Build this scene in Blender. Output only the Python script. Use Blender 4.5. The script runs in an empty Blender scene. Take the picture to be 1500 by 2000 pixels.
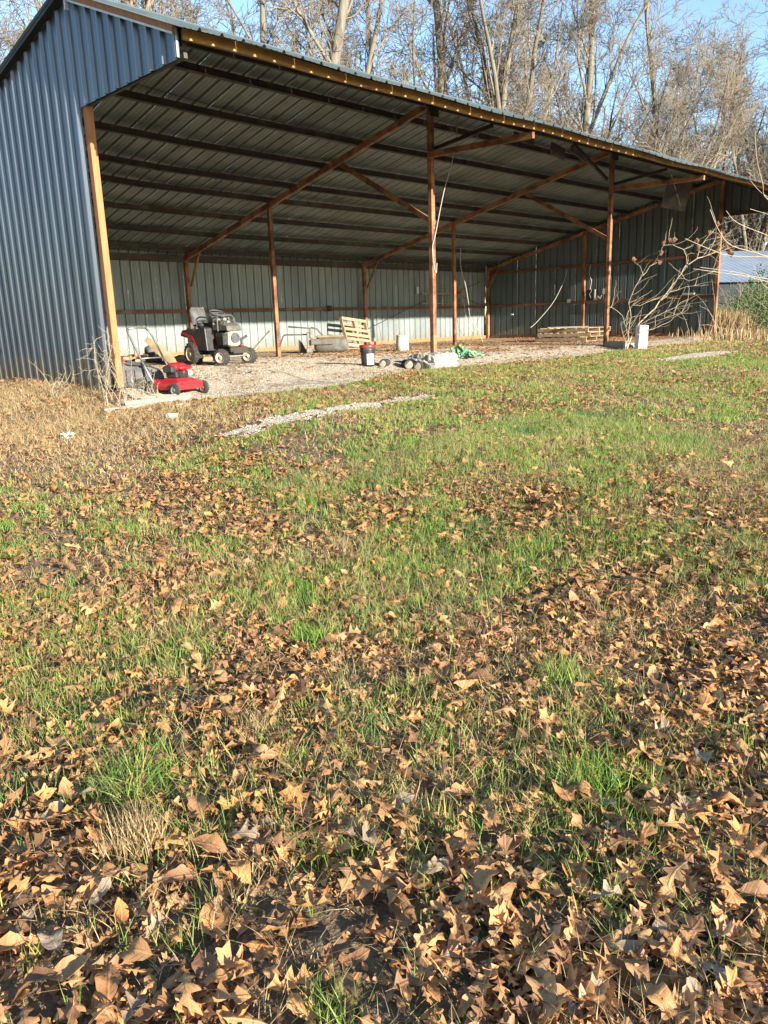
import bpy, math, random
import numpy as np
from mathutils import Vector, Matrix
random.seed(7); RNG = np.random.default_rng(11)
S = bpy.context.scene
C = S.collection
PI = math.pi

# ---------------------------------------------------------------- camera, sky, sun, exposure
F_PX, PITCH, ROLL, YAW = 1497.436, 0.2418, -0.0326, 0.7763
CX, CY, CZ = -5.4514, -11.2968, 0.8076
fw = Vector((math.sin(YAW) * math.cos(PITCH), math.cos(YAW) * math.cos(PITCH), -math.sin(PITCH)))
rt = Vector((math.cos(YAW), -math.sin(YAW), 0)); up = rt.cross(fw)
R_ = math.cos(ROLL) * rt + math.sin(ROLL) * up
U_ = -math.sin(ROLL) * rt + math.cos(ROLL) * up
cam = bpy.data.cameras.new('camera'); co = bpy.data.objects.new('camera', cam); C.objects.link(co)
co.matrix_world = Matrix(((R_.x, U_.x, -fw.x, CX), (R_.y, U_.y, -fw.y, CY), (R_.z, U_.z, -fw.z, CZ), (0, 0, 0, 1)))
cam.sensor_fit = 'VERTICAL'; cam.sensor_height = 24; cam.lens = 24 * F_PX / 2000
cam.clip_end = 2000; cam.clip_start = .05
S.camera = co
SUN_EL, SUN_DAZ = math.radians(14.0), math.radians(3.0)
w = bpy.data.worlds.new('World'); S.world = w; w.use_nodes = True
nt = w.node_tree; nt.nodes.clear()
sky = nt.nodes.new('ShaderNodeTexSky'); sky.sky_type = 'NISHITA'; sky.sun_disc = False
sky.sun_elevation = SUN_EL; sky.sun_rotation = PI + SUN_DAZ
sky.air_density = 1.0; sky.dust_density = 0.1; sky.ozone_density = 2.2
bg = nt.nodes.new('ShaderNodeBackground'); bg.inputs['Strength'].default_value = 0.12
wo = nt.nodes.new('ShaderNodeOutputWorld')
nt.links.new(sky.outputs[0], bg.inputs[0]); nt.links.new(bg.outputs[0], wo.inputs[0])
sl = bpy.data.lights.new('sun', 'SUN'); sl.energy = 5.0; sl.angle = math.radians(.5); sl.color = (1, .93, .82)
so = bpy.data.objects.new('sun', sl); C.objects.link(so)
sd = Vector((math.sin(SUN_DAZ) * math.cos(SUN_EL), math.cos(SUN_DAZ) * math.cos(SUN_EL), -math.sin(SUN_EL)))
so.rotation_euler = sd.to_track_quat('-Z', 'Y').to_euler(); so.location = (-10, -30, 20)
S.view_settings.view_transform = 'Standard'; S.view_settings.look = 'None'
S.view_settings.exposure = 1.58; S.view_settings.gamma = 1; S.view_settings.use_curve_mapping = False
S.cycles.max_bounces = 6; S.cycles.diffuse_bounces = 4; S.cycles.glossy_bounces = 3; S.cycles.transmission_bounces = 2

# ---------------------------------------------------------------- materials
def mat(name, col, rough=.7, metal=0, col2=None, scale=4., bump=0, bscale=None, thr=(.35, .65), stretch=None,
        island=None, splash=0, objrand=0, trans=0, col3=None, scale3=.8, spec=.4, thr3=(.5, .7)):
    m = bpy.data.materials.new(name); m.use_nodes = True; t = m.node_tree; N = t.nodes; L = t.links
    b = N['Principled BSDF']; b.inputs['Roughness'].default_value = rough; b.inputs['Metallic'].default_value = metal
    b.inputs['Specular IOR Level'].default_value = spec
    tc = N.new('ShaderNodeTexCoord'); vec = tc.outputs['Object']
    if stretch:
        mp = N.new('ShaderNodeMapping'); mp.inputs['Scale'].default_value = stretch; L.new(vec, mp.inputs[0]); vec = mp.outputs[0]
    rgb = N.new('ShaderNodeRGB'); rgb.outputs[0].default_value = (*col, 1); cur = rgb.outputs[0]
    def mixin(cur, c, fac):
        mx = N.new('ShaderNodeMix'); mx.data_type = 'RGBA'; L.new(fac, mx.inputs[0]); L.new(cur, mx.inputs[6])
        mx.inputs[7].default_value = (*c, 1); return mx.outputs[2]
    def noise(sc, lo, hi, detail=6):
        n = N.new('ShaderNodeTexNoise'); n.inputs['Scale'].default_value = sc; n.inputs['Detail'].default_value = detail
        n.inputs['Roughness'].default_value = .62; L.new(vec, n.inputs['Vector'])
        mr = N.new('ShaderNodeMapRange'); mr.inputs['From Min'].default_value = lo; mr.inputs['From Max'].default_value = hi
        L.new(n.outputs['Fac'], mr.inputs['Value']); return mr.outputs[0]
    if col2: cur = mixin(cur, col2, noise(scale, *thr))
    if col3: cur = mixin(cur, col3, noise(scale3, *thr3))
    if splash:      # mud splashed up the foot of the sheet and run-off streaks
        sz = N.new('ShaderNodeSeparateXYZ'); L.new(tc.outputs['Object'], sz.inputs[0]); nn = N.new('ShaderNodeTexNoise'); nn.inputs['Scale'].default_value = 7; nn.inputs['Detail'].default_value = 6; L.new(tc.outputs['Object'], nn.inputs[0])
        ma = N.new('ShaderNodeMath'); ma.operation = 'MULTIPLY_ADD'; L.new(nn.outputs[0], ma.inputs[0]); ma.inputs[1].default_value = -1.3; L.new(sz.outputs[2], ma.inputs[2])
        mr_ = N.new('ShaderNodeMapRange'); mr_.inputs[1].default_value = -.55; mr_.inputs[2].default_value = -.15; mr_.inputs[3].default_value = splash; mr_.inputs[4].default_value = 0; L.new(ma.outputs[0], mr_.inputs[0]); cur = mixin(cur, (.20, .15, .09), mr_.outputs[0])
    if island:
        g = N.new('ShaderNodeNewGeometry'); oi = N.new('ShaderNodeObjectInfo')
        a = N.new('ShaderNodeMath'); a.operation = 'ADD'; L.new(g.outputs['Random Per Island'], a.inputs[0]); L.new(oi.outputs['Random'], a.inputs[1])
        fr = N.new('ShaderNodeMath'); fr.operation = 'FRACT'; L.new(a.outputs[0], fr.inputs[0])
        cr = N.new('ShaderNodeValToRGB'); cr.color_ramp.interpolation = 'LINEAR'
        els = cr.color_ramp.elements
        for i, (p, c) in enumerate(island):
            e = els[i] if i < 2 else els.new(p)
            e.position = p; e.color = (*c, 1)
        L.new(fr.outputs[0], cr.inputs[0])
        mx = N.new('ShaderNodeMix'); mx.data_type = 'RGBA'; mx.blend_type = 'MULTIPLY'; mx.inputs[0].default_value = 1
        L.new(cur, mx.inputs[6]); L.new(cr.outputs[0], mx.inputs[7]); cur = mx.outputs[2]
    if objrand:
        oi = N.new('ShaderNodeObjectInfo'); mr = N.new('ShaderNodeMapRange'); mr.inputs['To Min'].default_value = 1 - objrand; mr.inputs['To Max'].default_value = 1 + objrand
        L.new(oi.outputs['Random'], mr.inputs['Value']); hs = N.new('ShaderNodeHueSaturation'); L.new(mr.outputs[0], hs.inputs['Value']); L.new(cur, hs.inputs['Color']); cur = hs.outputs[0]
    L.new(cur, b.inputs['Base Color'])
    if bump:
        n = N.new('ShaderNodeTexNoise'); n.inputs['Scale'].default_value = bscale or scale * 3; n.inputs['Detail'].default_value = 5; L.new(vec, n.inputs['Vector'])
        bp = N.new('ShaderNodeBump'); bp.inputs['Strength'].default_value = min(1, bump); bp.inputs['Distance'].default_value = .02
        L.new(n.outputs['Fac'], bp.inputs['Height']); L.new(bp.outputs[0], b.inputs['Normal'])
    if trans:
        tr = N.new('ShaderNodeBsdfTranslucent'); L.new(cur, tr.inputs[0]); ms = N.new('ShaderNodeMixShader'); ms.inputs[0].default_value = trans
        L.new(b.outputs[0], ms.inputs[1]); L.new(tr.outputs[0], ms.inputs[2]); L.new(ms.outputs[0], N['Material Output'].inputs[0])
    m['_c'] = 1
    return m
M = dict(
 soil=mat('soil', (.19, .135, .08), .95, col2=(.12, .082, .048), scale=30, bump=1, bscale=90, col3=(.26, .18, .09), scale3=14, thr3=(.5, .62)),
 floor=mat('gravel_bed', (.50, .44, .34), .95, col2=(.33, .26, .17), scale=22, bump=1, bscale=70, col3=(.26, .17, .09), scale3=.7, thr3=(.52, .72)),
 stone=mat('pale_stone', (.52, .47, .385), .9, island=[(0, (.55, .52, .48)), (1, (1.1, 1.05, 1.0))]),
 boulder=mat('pale_boulder', (.62, .58, .48), .9, col2=(.45, .42, .33), scale=14, bump=.6),
 yelstone=mat('yellow_stone', (.62, .48, .15), .9, col2=(.5, .42, .2), scale=14, bump=.6),
 siding=mat('siding_galvalume', (.12, .134, .156), .36, .6, splash=.7, col2=(.092, .105, .125), scale=1.6, stretch=(1, 1, .25), objrand=.06, bump=.15, bscale=6),
 inner=mat('wall_galvalume', (.25, .28, .27), .48, .3, splash=.5, col2=(.18, .205, .20), scale=1.5, stretch=(1, 1, .35), objrand=.08, col3=(.33, .31, .22), scale3=3, thr3=(.62, .8), bump=.15, bscale=6),
 endw=mat('end_wall_galvalume', (.12, .145, .15), .45, .3, splash=.6, col2=(.085, .105, .11), scale=1.5, stretch=(1, 1, .35), objrand=.08, bump=.15, bscale=6),
 roof=mat('roof_galvalume', (.20, .24, .225), .5, .35, col2=(.14, .17, .155), scale=1.1, objrand=.10, col3=(.10, .09, .07), scale3=2.2, thr3=(.58, .78), bump=.15, bscale=6),
 trim=mat('pale_trim', (.35, .35, .34), .5, .2, col2=(.5, .5, .45), scale=5),
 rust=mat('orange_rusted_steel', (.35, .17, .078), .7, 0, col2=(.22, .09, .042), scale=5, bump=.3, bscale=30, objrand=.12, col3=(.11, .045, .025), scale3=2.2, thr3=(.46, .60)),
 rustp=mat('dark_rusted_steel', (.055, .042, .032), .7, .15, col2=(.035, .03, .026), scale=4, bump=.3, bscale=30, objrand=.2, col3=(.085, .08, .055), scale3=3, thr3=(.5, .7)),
 girt=mat('brown_rusted_steel', (.19, .075, .035), .65, .1, col2=(.11, .055, .033), scale=4, bump=.3, bscale=30, objrand=.15, col3=(.20, .22, .13), scale3=1.2, thr3=(.55, .7)),
 orange=mat('weathered_orange_wood', (.38, .17, .07), .8, col2=(.30, .12, .045), scale=6, stretch=(4, 4, .6), bump=.3, col3=(.28, .13, .06), scale3=9, thr3=(.66, .75)),
 yellow=mat('yellow_painted_wood', (.34, .20, .055), .7, col2=(.24, .12, .035), scale=3, bump=.3, col3=(.33, .16, .06), scale3=2.2, thr3=(.58, .72)),
 hole=mat('dark_hole', (.02, .012, .01), .9),
 wood=mat('weathered_pallet_wood', (.36, .26, .155), .85, col2=(.24, .165, .095), scale=5, stretch=(1, 1, 1), bump=.3, objrand=.2),
 greywood=mat('grey_weathered_wood', (.34, .29, .23), .9, col2=(.22, .17, .12), scale=7, bump=.5, objrand=.2),
 log=mat('pale_barkless_log', (.27, .24, .19), .9, col2=(.33, .28, .22), scale=9, bump=.6),
 conc=mat('rough_concrete', (.46, .43, .36), .95, col2=(.34, .31, .25), scale=7, bump=1, bscale=26, col3=(.14, .12, .10), scale3=16, thr3=(.55, .62)),
 block=mat('grey_block', (.34, .32, .28), .95, col2=(.26, .24, .20), scale=20, bump=.6),
 red=mat('red_paint', (.42, .014, .022), .4, col2=(.30, .02, .02), scale=5, spec=.6),
 dkred=mat('dark_red_paint', (.30, .02, .02), .4, col2=(.16, .02, .02), scale=5),
 black=mat('black_paint', (.018, .018, .02), .45, col2=(.05, .045, .04), scale=9, spec=.5),
 plastic=mat('dusty_black_plastic', (.045, .048, .052), .65, col2=(.11, .105, .095), scale=7, bump=.2, bscale=8),
 dusty=mat('dusty_grey_plastic', (.07, .068, .06), .8, col2=(.15, .135, .11), scale=6, bump=.4, bscale=16),
 rubber=mat('dusty_rubber', (.025, .024, .022), .85, col2=(.06, .052, .042), scale=9, bump=.4),
 cream=mat('cream_paint', (.55, .50, .38), .6, col2=(.26, .21, .14), scale=9),
 chrome=mat('grey_steel', (.35, .34, .32), .45, .6, col2=(.2, .18, .15), scale=12),
 white=mat('white_enamel', (.52, .54, .54), .5, col2=(.6, .6, .56), scale=5, col3=(.35, .28, .2), scale3=18, thr3=(.68, .74)),
 wbucket=mat('rust_stained_bucket', (.52, .48, .40), .6, col2=(.62, .36, .08), scale=3.5, thr=(.5, .7)),
 paper=mat('white_label', (.45, .47, .50), .6, col2=(.55, .55, .55), scale=30, thr=(.5, .8)),
 greenrope=mat('green_rope', (.03, .26, .16), .8, col2=(.60, .48, .06), scale=16, thr=(.52, .56), bump=.5, col3=(.02, .12, .22), scale3=9, thr3=(.56, .6)),
 cord=mat('pale_cord', (.40, .37, .30), .7),
 dcord=mat('dark_cord', (.05, .045, .04), .7),
 bark=mat('grey_brown_bark', (.20, .17, .125), .95, col2=(.10, .085, .065), scale=3, stretch=(3, 3, .5), bump=.8, bscale=9, objrand=.16, col3=(.19, .18, .12), scale3=.7),
 bark2=mat('dark_bark', (.12, .10, .08), .95, col2=(.07, .058, .045), scale=3, stretch=(3, 3, .5), bump=.8, bscale=9, objrand=.15),
 twig=mat('tan_twigs', (.255, .205, .145), .9, col2=(.14, .115, .085), scale=.5, objrand=.18),
 shrubwood=mat('pale_shrub_bark', (.43, .35, .235), .85, col2=(.29, .225, .15), scale=6),
 seed=mat('brown_seed_head', (.19, .095, .05), .9, col2=(.12, .06, .035), scale=30),
 straw=mat('dry_straw', (.45, .345, .195), .8, island=[(0, (.55, .5, .42)), (.5, (.95, .9, .8)), (1, (1.25, 1.2, 1.05))], trans=.25),
 grass=mat('green_grass', (.22, .34, .07), .6, col2=(.38, .37, .14), scale=2.6, thr=(.46, .64), col3=(.13, .24, .08), scale3=1.3, thr3=(.54, .68), island=[(0, (.45, .6, .5)), (.45, (.9, .95, .8)), (.8, (1.15, 1.1, 1.0)), (1, (2.0, 1.25, 1.2))], trans=.4),
 ivy=mat('green_vine_leaves', (.07, .14, .02), .55, island=[(0, (.5, .6, .5)), (.6, (1, 1, 1)), (1, (1.9, 1.4, 1.0))], trans=.25),
 yleaf=mat('yellow_green_buds', (.33, .33, .10), .7, trans=.3, island=[(0, (.7, .7, .7)), (1, (1.2, 1.2, 1.2))]),
 nroof=mat('pale_blue_metal_roof', (.19, .235, .30), .7, 0, col2=(.14, .175, .23), scale=.6, stretch=(1, 1, 1)),
 nwall=mat('dark_green_metal_wall', (.018, .026, .026), .8, col2=(.012, .018, .018), scale=1),
 duff=mat('forest_floor', (.20, .13, .07), .95, col2=(.12, .08, .045), scale=2, bump=.6),
)
def leaf_mat(name, base, isl):
    m = mat(name, base, .62, island=isl, trans=.12, spec=.35)
    t = m.node_tree; N = t.nodes; L = t.links
    b = N['Principled BSDF']; src = b.inputs['Base Color'].links[0].from_socket
    uv = N.new('ShaderNodeUVMap'); sx = N.new('ShaderNodeSeparateXYZ'); L.new(uv.outputs[0], sx.inputs[0])
    ab = N.new('ShaderNodeMath'); ab.operation = 'ABSOLUTE'; s5 = N.new('ShaderNodeMath'); s5.operation = 'SUBTRACT'; L.new(sx.outputs[0], s5.inputs[0]); s5.inputs[1].default_value = .5; L.new(s5.outputs[0], ab.inputs[0])
    mid = N.new('ShaderNodeMapRange'); mid.inputs[1].default_value = .012; mid.inputs[2].default_value = .03; mid.inputs[3].default_value = 1; mid.inputs[4].default_value = 0; L.new(ab.outputs[0], mid.inputs[0])
    # side veins: stripes along v shifted with |u|
    ml = N.new('ShaderNodeMath'); ml.operation = 'MULTIPLY_ADD'; L.new(ab.outputs[0], ml.inputs[0]); ml.inputs[1].default_value = -.75; L.new(sx.outputs[1], ml.inputs[2])
    m7 = N.new('ShaderNodeMath'); m7.operation = 'MULTIPLY'; L.new(ml.outputs[0], m7.inputs[0]); m7.inputs[1].default_value = 7
    fr = N.new('ShaderNodeMath'); fr.operation = 'FRACT'; L.new(m7.outputs[0], fr.inputs[0])
    sv = N.new('ShaderNodeMapRange'); sv.inputs[1].default_value = .0; sv.inputs[2].default_value = .12; sv.inputs[3].default_value = .6; sv.inputs[4].default_value = 0; L.new(fr.outputs[0], sv.inputs[0])
    mx = N.new('ShaderNodeMath'); mx.operation = 'MAXIMUM'; L.new(mid.outputs[0], mx.inputs[0]); L.new(sv.outputs[0], mx.inputs[1])
    tc = N.new('ShaderNodeTexCoord'); nz = N.new('ShaderNodeTexNoise'); nz.inputs['Scale'].default_value = 55; nz.inputs['Detail'].default_value = 4; L.new(tc.outputs['Object'], nz.inputs[0])
    mr = N.new('ShaderNodeMapRange'); mr.inputs[1].default_value = .3; mr.inputs[2].default_value = .7; mr.inputs[3].default_value = .72; mr.inputs[4].default_value = 1.15; L.new(nz.outputs[0], mr.inputs[0])
    vm = N.new('ShaderNodeMix'); vm.data_type = 'RGBA'; vm.blend_type = 'MULTIPLY'; vm.inputs[0].default_value = 1; L.new(src, vm.inputs[6]); L.new(mr.outputs[0], vm.inputs[7])
    v2 = N.new('ShaderNodeMix'); v2.data_type = 'RGBA'; v2.blend_type = 'MULTIPLY'; sc = N.new('ShaderNodeMath'); sc.operation = 'MULTIPLY'; L.new(mx.outputs[0], sc.inputs[0]); sc.inputs[1].default_value = .55
    L.new(sc.outputs[0], v2.inputs[0]); L.new(vm.outputs[2], v2.inputs[6]); v2.inputs[7].default_value = (1.5, 1.4, 1.2, 1)
    L.new(v2.outputs[2], b.inputs['Base Color'])
    bp = N.new('ShaderNodeBump'); bp.inputs['Strength'].default_value = .45; bp.inputs['Distance'].default_value = .004; L.new(mx.outputs[0], bp.inputs['Height']); L.new(bp.outputs[0], b.inputs['Normal'])
    return m
M['leaf'] = leaf_mat('dead_oak_leaf', (.46, .265, .125), [(0, (.26, .23, .22)), (.22, (.62, .56, .55)), (.42, (.98, .88, .78)), (.6, (.88, .88, .85)), (.8, (1.12, .86, .60)), (1, (1.2, 1.12, 1.0))])
M['leaf_orange'] = leaf_mat('orange_oak_leaf', (.44, .225, .10), [(0, (.8, .75, .7)), (1, (1.1, 1.1, 1.0))])
M['leaf_grey'] = leaf_mat('grey_brown_leaf', (.34, .245, .155), [(0, (.75, .75, .75)), (1, (1.15, 1.15, 1.2))])
M['leaf_dark'] = leaf_mat('dark_brown_leaf', (.23, .12, .06), [(0, (.8, .75, .7)), (1, (1.15, 1.1, 1.1))])

# ---------------------------------------------------------------- helpers
def fast_mesh(name, V, F, mats, smooth=False, midx=None, uv=None):
    """V (n,3); F list of lists or (m,k) array"""
    me = bpy.data.meshes.new(name)
    if isinstance(F, np.ndarray):
        m_, k = F.shape; me.vertices.add(len(V)); me.vertices.foreach_set('co', np.asarray(V, np.float32).ravel())
        me.loops.add(m_ * k); me.loops.foreach_set('vertex_index', F.astype(np.int32).ravel())
        me.polygons.add(m_); me.polygons.foreach_set('loop_start', np.arange(0, m_ * k, k, dtype=np.int32))
        if uv is not None:
            ul = me.uv_layers.new(name='UVMap'); ul.data.foreach_set('uv', np.asarray(uv, np.float32)[F.ravel()].ravel())
        me.update(calc_edges=True)
    else:
        me.from_pydata([tuple(v) for v in V], [], [tuple(f) for f in F]); me.update()
    for mm in (mats if isinstance(mats, (list, tuple)) else [mats]): me.materials.append(mm)
    if midx is not None: me.polygons.foreach_set('material_index', np.asarray(midx, np.int32))
    if smooth: me.polygons.foreach_set('use_smooth', np.ones(len(me.polygons), bool))
    me.update(); return me
def tag(o, label=None, cat=None, group=None, kind=None):
    if label: o['label'] = label
    if cat: o['category'] = cat
    if group: o['group'] = group
    if kind: o['kind'] = kind
    return o
def link(name, me, parent=None):
    o = bpy.data.objects.new(name, me); C.objects.link(o)
    if parent: o.parent = parent
    return o
def thing(name, label, cat, loc=(0, 0, 0), rz=0, group=None):
    o = bpy.data.objects.new(name, None); C.objects.link(o); o.location = loc; o.rotation_euler = (0, 0, rz); o.empty_display_size = .1
    return tag(o, label, cat, group)
def copy_tree(o, parent=None):
    c = o.copy(); C.objects.link(c); c.parent = parent
    for ch in list(o.children): copy_tree(ch, c)
    return c
class MB:
    def __init__(s): s.v = []; s.f = []; s.mi = []; s.cur = 0
    def add(s, V, F):
        b = len(s.v); s.v += [tuple(p) for p in V]; s.f += [tuple(i + b for i in f) for f in F]; s.mi += [s.cur] * len(F); return s
    def box(s, c, d, rot=None):
        x, y, z = d[0] / 2, d[1] / 2, d[2] / 2
        V = [Vector((a * x, b * y, e * z)) for a in (-1, 1) for b in (-1, 1) for e in (-1, 1)]
        if rot is not None: V = [rot @ v for v in V]
        V = [v + Vector(c) for v in V]
        return s.add(V, [(0, 1, 3, 2), (4, 6, 7, 5), (0, 4, 5, 1), (2, 3, 7, 6), (0, 2, 6, 4), (1, 5, 7, 3)])
    def cbox(s, c, d, ch=.02, rot=None, taper=1.):
        """box with chamfered vertical and horizontal edges"""
        x, y, z = d[0] / 2, d[1] / 2, d[2] / 2; ch = min(ch, x * .9, y * .9, z * .9); V = []
        for zz, k, ins in ((-z, 1, ch), (-z + ch, 1, 0), (z - ch, taper, 0), (z, taper, ch)):
            X, Y = x * k - ins, y * k - ins
            V += [Vector((a, b, zz)) for a, b in ((-X + ch, -Y), (X - ch, -Y), (X, -Y + ch), (X, Y - ch), (X - ch, Y), (-X + ch, Y), (-X, Y - ch), (-X, -Y + ch))]
        F = [tuple(range(7, -1, -1)), tuple(range(24, 32))]
        for r in range(3):
            for i in range(8): F.append((r * 8 + i, r * 8 + (i + 1) % 8, r * 8 + 8 + (i + 1) % 8, r * 8 + 8 + i))
        if rot is not None: V = [rot @ v for v in V]
        return s.add([v + Vector(c) for v in V], F)
    def beam(s, p, q, w_, h_, upv=(0, 0, 1)):
        p, q = Vector(p), Vector(q); d = (q - p); L = d.length; d.normalize(); sx = d.cross(Vector(upv))
        if sx.length < 1e-4: sx = d.cross(Vector((0, 1, 0)))
        sx.normalize(); sz = sx.cross(d)
        V = [a + sx * (i * w_ / 2) + sz * (j * h_ / 2) for a in (p, q) for i in (-1, 1) for j in (-1, 1)]
        return s.add(V, [(0, 1, 3, 2), (4, 6, 7, 5), (0, 4, 5, 1), (2, 3, 7, 6), (0, 2, 6, 4), (1, 5, 7, 3)])
    def tube(s, pts, r, n=6, cap=True):
        pts = [Vector(p) for p in pts]; R = r if isinstance(r, (list, tuple)) else [r] * len(pts); V = []; F = []
        pn = None
        for i, p in enumerate(pts):
            t = (pts[min(i + 1, len(pts) - 1)] - pts[max(i - 1, 0)]).normalized()
            if pn is None: a = t.orthogonal().normalized()
            else: a = (pn - t * pn.dot(t)).normalized()
            pn = a; b = t.cross(a)
            V += [p + (a * math.cos(2 * PI * k / n) + b * math.sin(2 * PI * k / n)) * R[i] for k in range(n)]
        for i in range(len(pts) - 1):
            for k in range(n): F.append((i * n + k, i * n + (k + 1) % n, i * n + n + (k + 1) % n, i * n + n + k))
        if cap: F.append(tuple(range(n - 1, -1, -1))); F.append(tuple(range(len(V) - n, len(V))))
        return s.add(V, F)
    def lathe(s, prof, n=16, c=(0, 0, 0), axis='z', cap=True):
        V = []; F = []
        for r, h in prof:
            for k in range(n):
                a = 2 * PI * k / n; x, y = r * math.cos(a), r * math.sin(a)
                p = (x, y, h) if axis == 'z' else ((h, x, y) if axis == 'x' else (x, h, y))
                V.append(Vector(p) + Vector(c))
        m_ = len(prof)
        for i in range(m_ - 1):
            for k in range(n): F.append((i * n + k, i * n + (k + 1) % n, i * n + n + (k + 1) % n, i * n + n + k))
        if cap and prof[0][0] > 1e-6: F.append(tuple(range(n - 1, -1, -1)))
        if cap and prof[-1][0] > 1e-6: F.append(tuple(range((m_ - 1) * n, m_ * n)))
        return s.add(V, F)
    def prism(s, pts, y0, y1, axis='x'):
        """2-D outline pts (a,b) extruded along axis between y0 and y1"""
        n = len(pts); f = {'x': lambda a, b, t: (t, a, b), 'y': lambda a, b, t: (a, t, b), 'z': lambda a, b, t: (a, b, t)}[axis]
        V = [f(a, b, y0) for a, b in pts] + [f(a, b, y1) for a, b in pts]
        F = [tuple(range(n)), tuple(range(2 * n - 1, n - 1, -1))] + [(i, i + n, (i + 1) % n + n, (i + 1) % n) for i in range(n)]
        return s.add(V, F)
    def build(s, name, m, parent=None, smooth=False, bevel=0):
        me = fast_mesh(name, s.v, s.f, m, smooth, s.mi if isinstance(m, (list, tuple)) else None)
        import bmesh
        b = bmesh.new(); b.from_mesh(me); bmesh.ops.recalc_face_normals(b, faces=b.faces); b.to_mesh(me); b.free()
        o = link(name, me, parent)
        if bevel:
            bv = o.modifiers.new('bevel', 'BEVEL'); bv.width = bevel; bv.segments = 2; bv.limit_method = 'ANGLE'
        return o
def ss(a, b, x):
    t = np.clip((x - a) / (b - a), 0, 1); return t * t * (3 - 2 * t)
def gz(x, y):
    return (-.10 * np.exp(-(x * x + (y + .8) ** 2) / (2 * 1.7 ** 2)) - .13 * ss(.25, -.7, y) - .50 * (.35 * np.clip((-1.2 - y) / 10.1, 0, 1.3) + .65 * ss(-1.5, -11.0, y))
            - .22 * ss(.6, -2.2, x) * ss(7, 0, y))
_P = RNG.random((256, 256))
def vnoise(x, y, sc):
    x = np.asarray(x) / sc + 100.3; y = np.asarray(y) / sc + 77.7; xi = np.floor(x).astype(int); yi = np.floor(y).astype(int)
    fx = x - xi; fy = y - yi; fx = fx * fx * (3 - 2 * fx); fy = fy * fy * (3 - 2 * fy)
    g = lambda a, b: _P[a % 256, b % 256]
    return (g(xi, yi) * (1 - fx) + g(xi + 1, yi) * fx) * (1 - fy) + (g(xi, yi + 1) * (1 - fx) + g(xi + 1, yi + 1) * fx) * fy
def fbm(x, y, sc): return (vnoise(x, y, sc) + .5 * vnoise(x, y, sc / 2.1) + .25 * vnoise(x, y, sc / 4.3)) / 1.75
def lump(x, y): return .05 * (fbm(x, y, 1.3) - .5) * ss(.3, -2, y) 
def G(x, y): return float(gz(x, y) + lump(x, y))
def GN(x, y): return gz(x, y) + lump(x, y)
camR = np.array(R_); camU = np.array(U_); camF = np.array(fw); camC = np.array((CX, CY, CZ))
def in_view(x, y, z, mx=170, my=150):
    d = np.stack([x, y, z], -1) - camC; dz = d @ camF; u = 750 + F_PX * (d @ camR) / np.maximum(dz, .01); v = 1000 - F_PX * (d @ camU) / np.maximum(dz, .01)
    return (dz > .25) & (u > -mx) & (u < 1500 + mx) & (v < 2000 + my), dz, u, v

# ---------------------------------------------------------------- ground
B, D, MID = 7.316, 9.866, 5.541
L3 = 3 * B
def axis(a, b, st, far, n):
    core = np.arange(a, b + 1e-6, st); g = np.geomspace(st, far, n)
    return np.concatenate([(a - np.cumsum(g))[::-1], core, b + np.cumsum(g)])
gx = axis(-9, 24, .16, 60, 24); gy = axis(-12.5, 6, .16, 60, 24)
X, Y = np.meshgrid(gx, gy, indexing='ij'); Z = GN(X, Y) + .012 * (fbm(X, Y, .35) - .5) * ss(0, -2, Y)
nx, ny = X.shape; idx = np.arange(nx * ny).reshape(nx, ny)
Fq = np.stack([idx[:-1, :-1], idx[1:, :-1], idx[1:, 1:], idx[:-1, 1:]], -1).reshape(-1, 4)
g_ = link('ground', fast_mesh('ground', np.stack([X, Y, Z], -1).reshape(-1, 3), Fq, M['soil'], True)); tag(g_, kind='structure')
def sheet(name, mask, x0, x1, y0, y1, st, m, lift):
    xs = np.arange(x0, x1, st); ys = np.arange(y0, y1, st); X, Y = np.meshgrid(xs, ys, indexing='ij')
    k = mask(X, Y); Z = GN(X, Y) + lift
    idx = np.arange(X.size).reshape(X.shape); km = k[:-1, :-1] & k[1:, :-1] & k[1:, 1:] & k[:-1, 1:]
    F = np.stack([idx[:-1, :-1], idx[1:, :-1], idx[1:, 1:], idx[:-1, 1:]], -1)[km]
    used, inv = np.unique(F, return_inverse=True); V = np.stack([X, Y, Z], -1).reshape(-1, 3)[used]
    o = link(name, fast_mesh(name, V, inv.reshape(F.shape), m, True)); return tag(o, kind='structure')
def front_edge(x):   # the gravel reaches this far in front of the posts
    return -1.05 - .75 * np.exp(-((x - 2.7) / 1.7) ** 2) - .45 * np.exp(-((x - 10) / 2.0) ** 2) + .3 * ss(12, 16, x)
def pad_mask(x, y):
    return (y < D - .02) & (x > .05 - .4 * (y < -.2)) & (x < L3 - .03 + 0 * y) & (y > front_edge(x) + .35 * (fbm(x, y, .5) - .5))
sheet('gravel_floor', pad_mask, -.6, L3, -3.4, D, .09, M['floor'], .012)
def strip_mask(x, y):   # a thin worn strip of gravel in the lawn
    t = (x + .85) / 3.75; yc = -4.10 + .06 * (x + .85); wdt = .15 * np.clip(t * (1 - t) * 12, 0, 1) ** .5
    a = (np.abs(y - yc) < wdt * (1 + 2.4 * (fbm(x, y, .22) - .5))) & (t > 0) & (t < 1)
    t2 = (x - 10.6) / 4.8; b = (np.abs(y + 3.36 - .03 * np.sin(x)) < .26 * np.sqrt(np.clip(t2 * (1 - t2) * 4, 0, 1)) * (1 + 1.6 * (fbm(x, y, .5) - .5))) & (t2 > 0) & (t2 < 1)
    return a | b
sheet('gravel_path', strip_mask, -1.2, 15.6, -4.9, -3.0, .05, M['floor'], .016)
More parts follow.
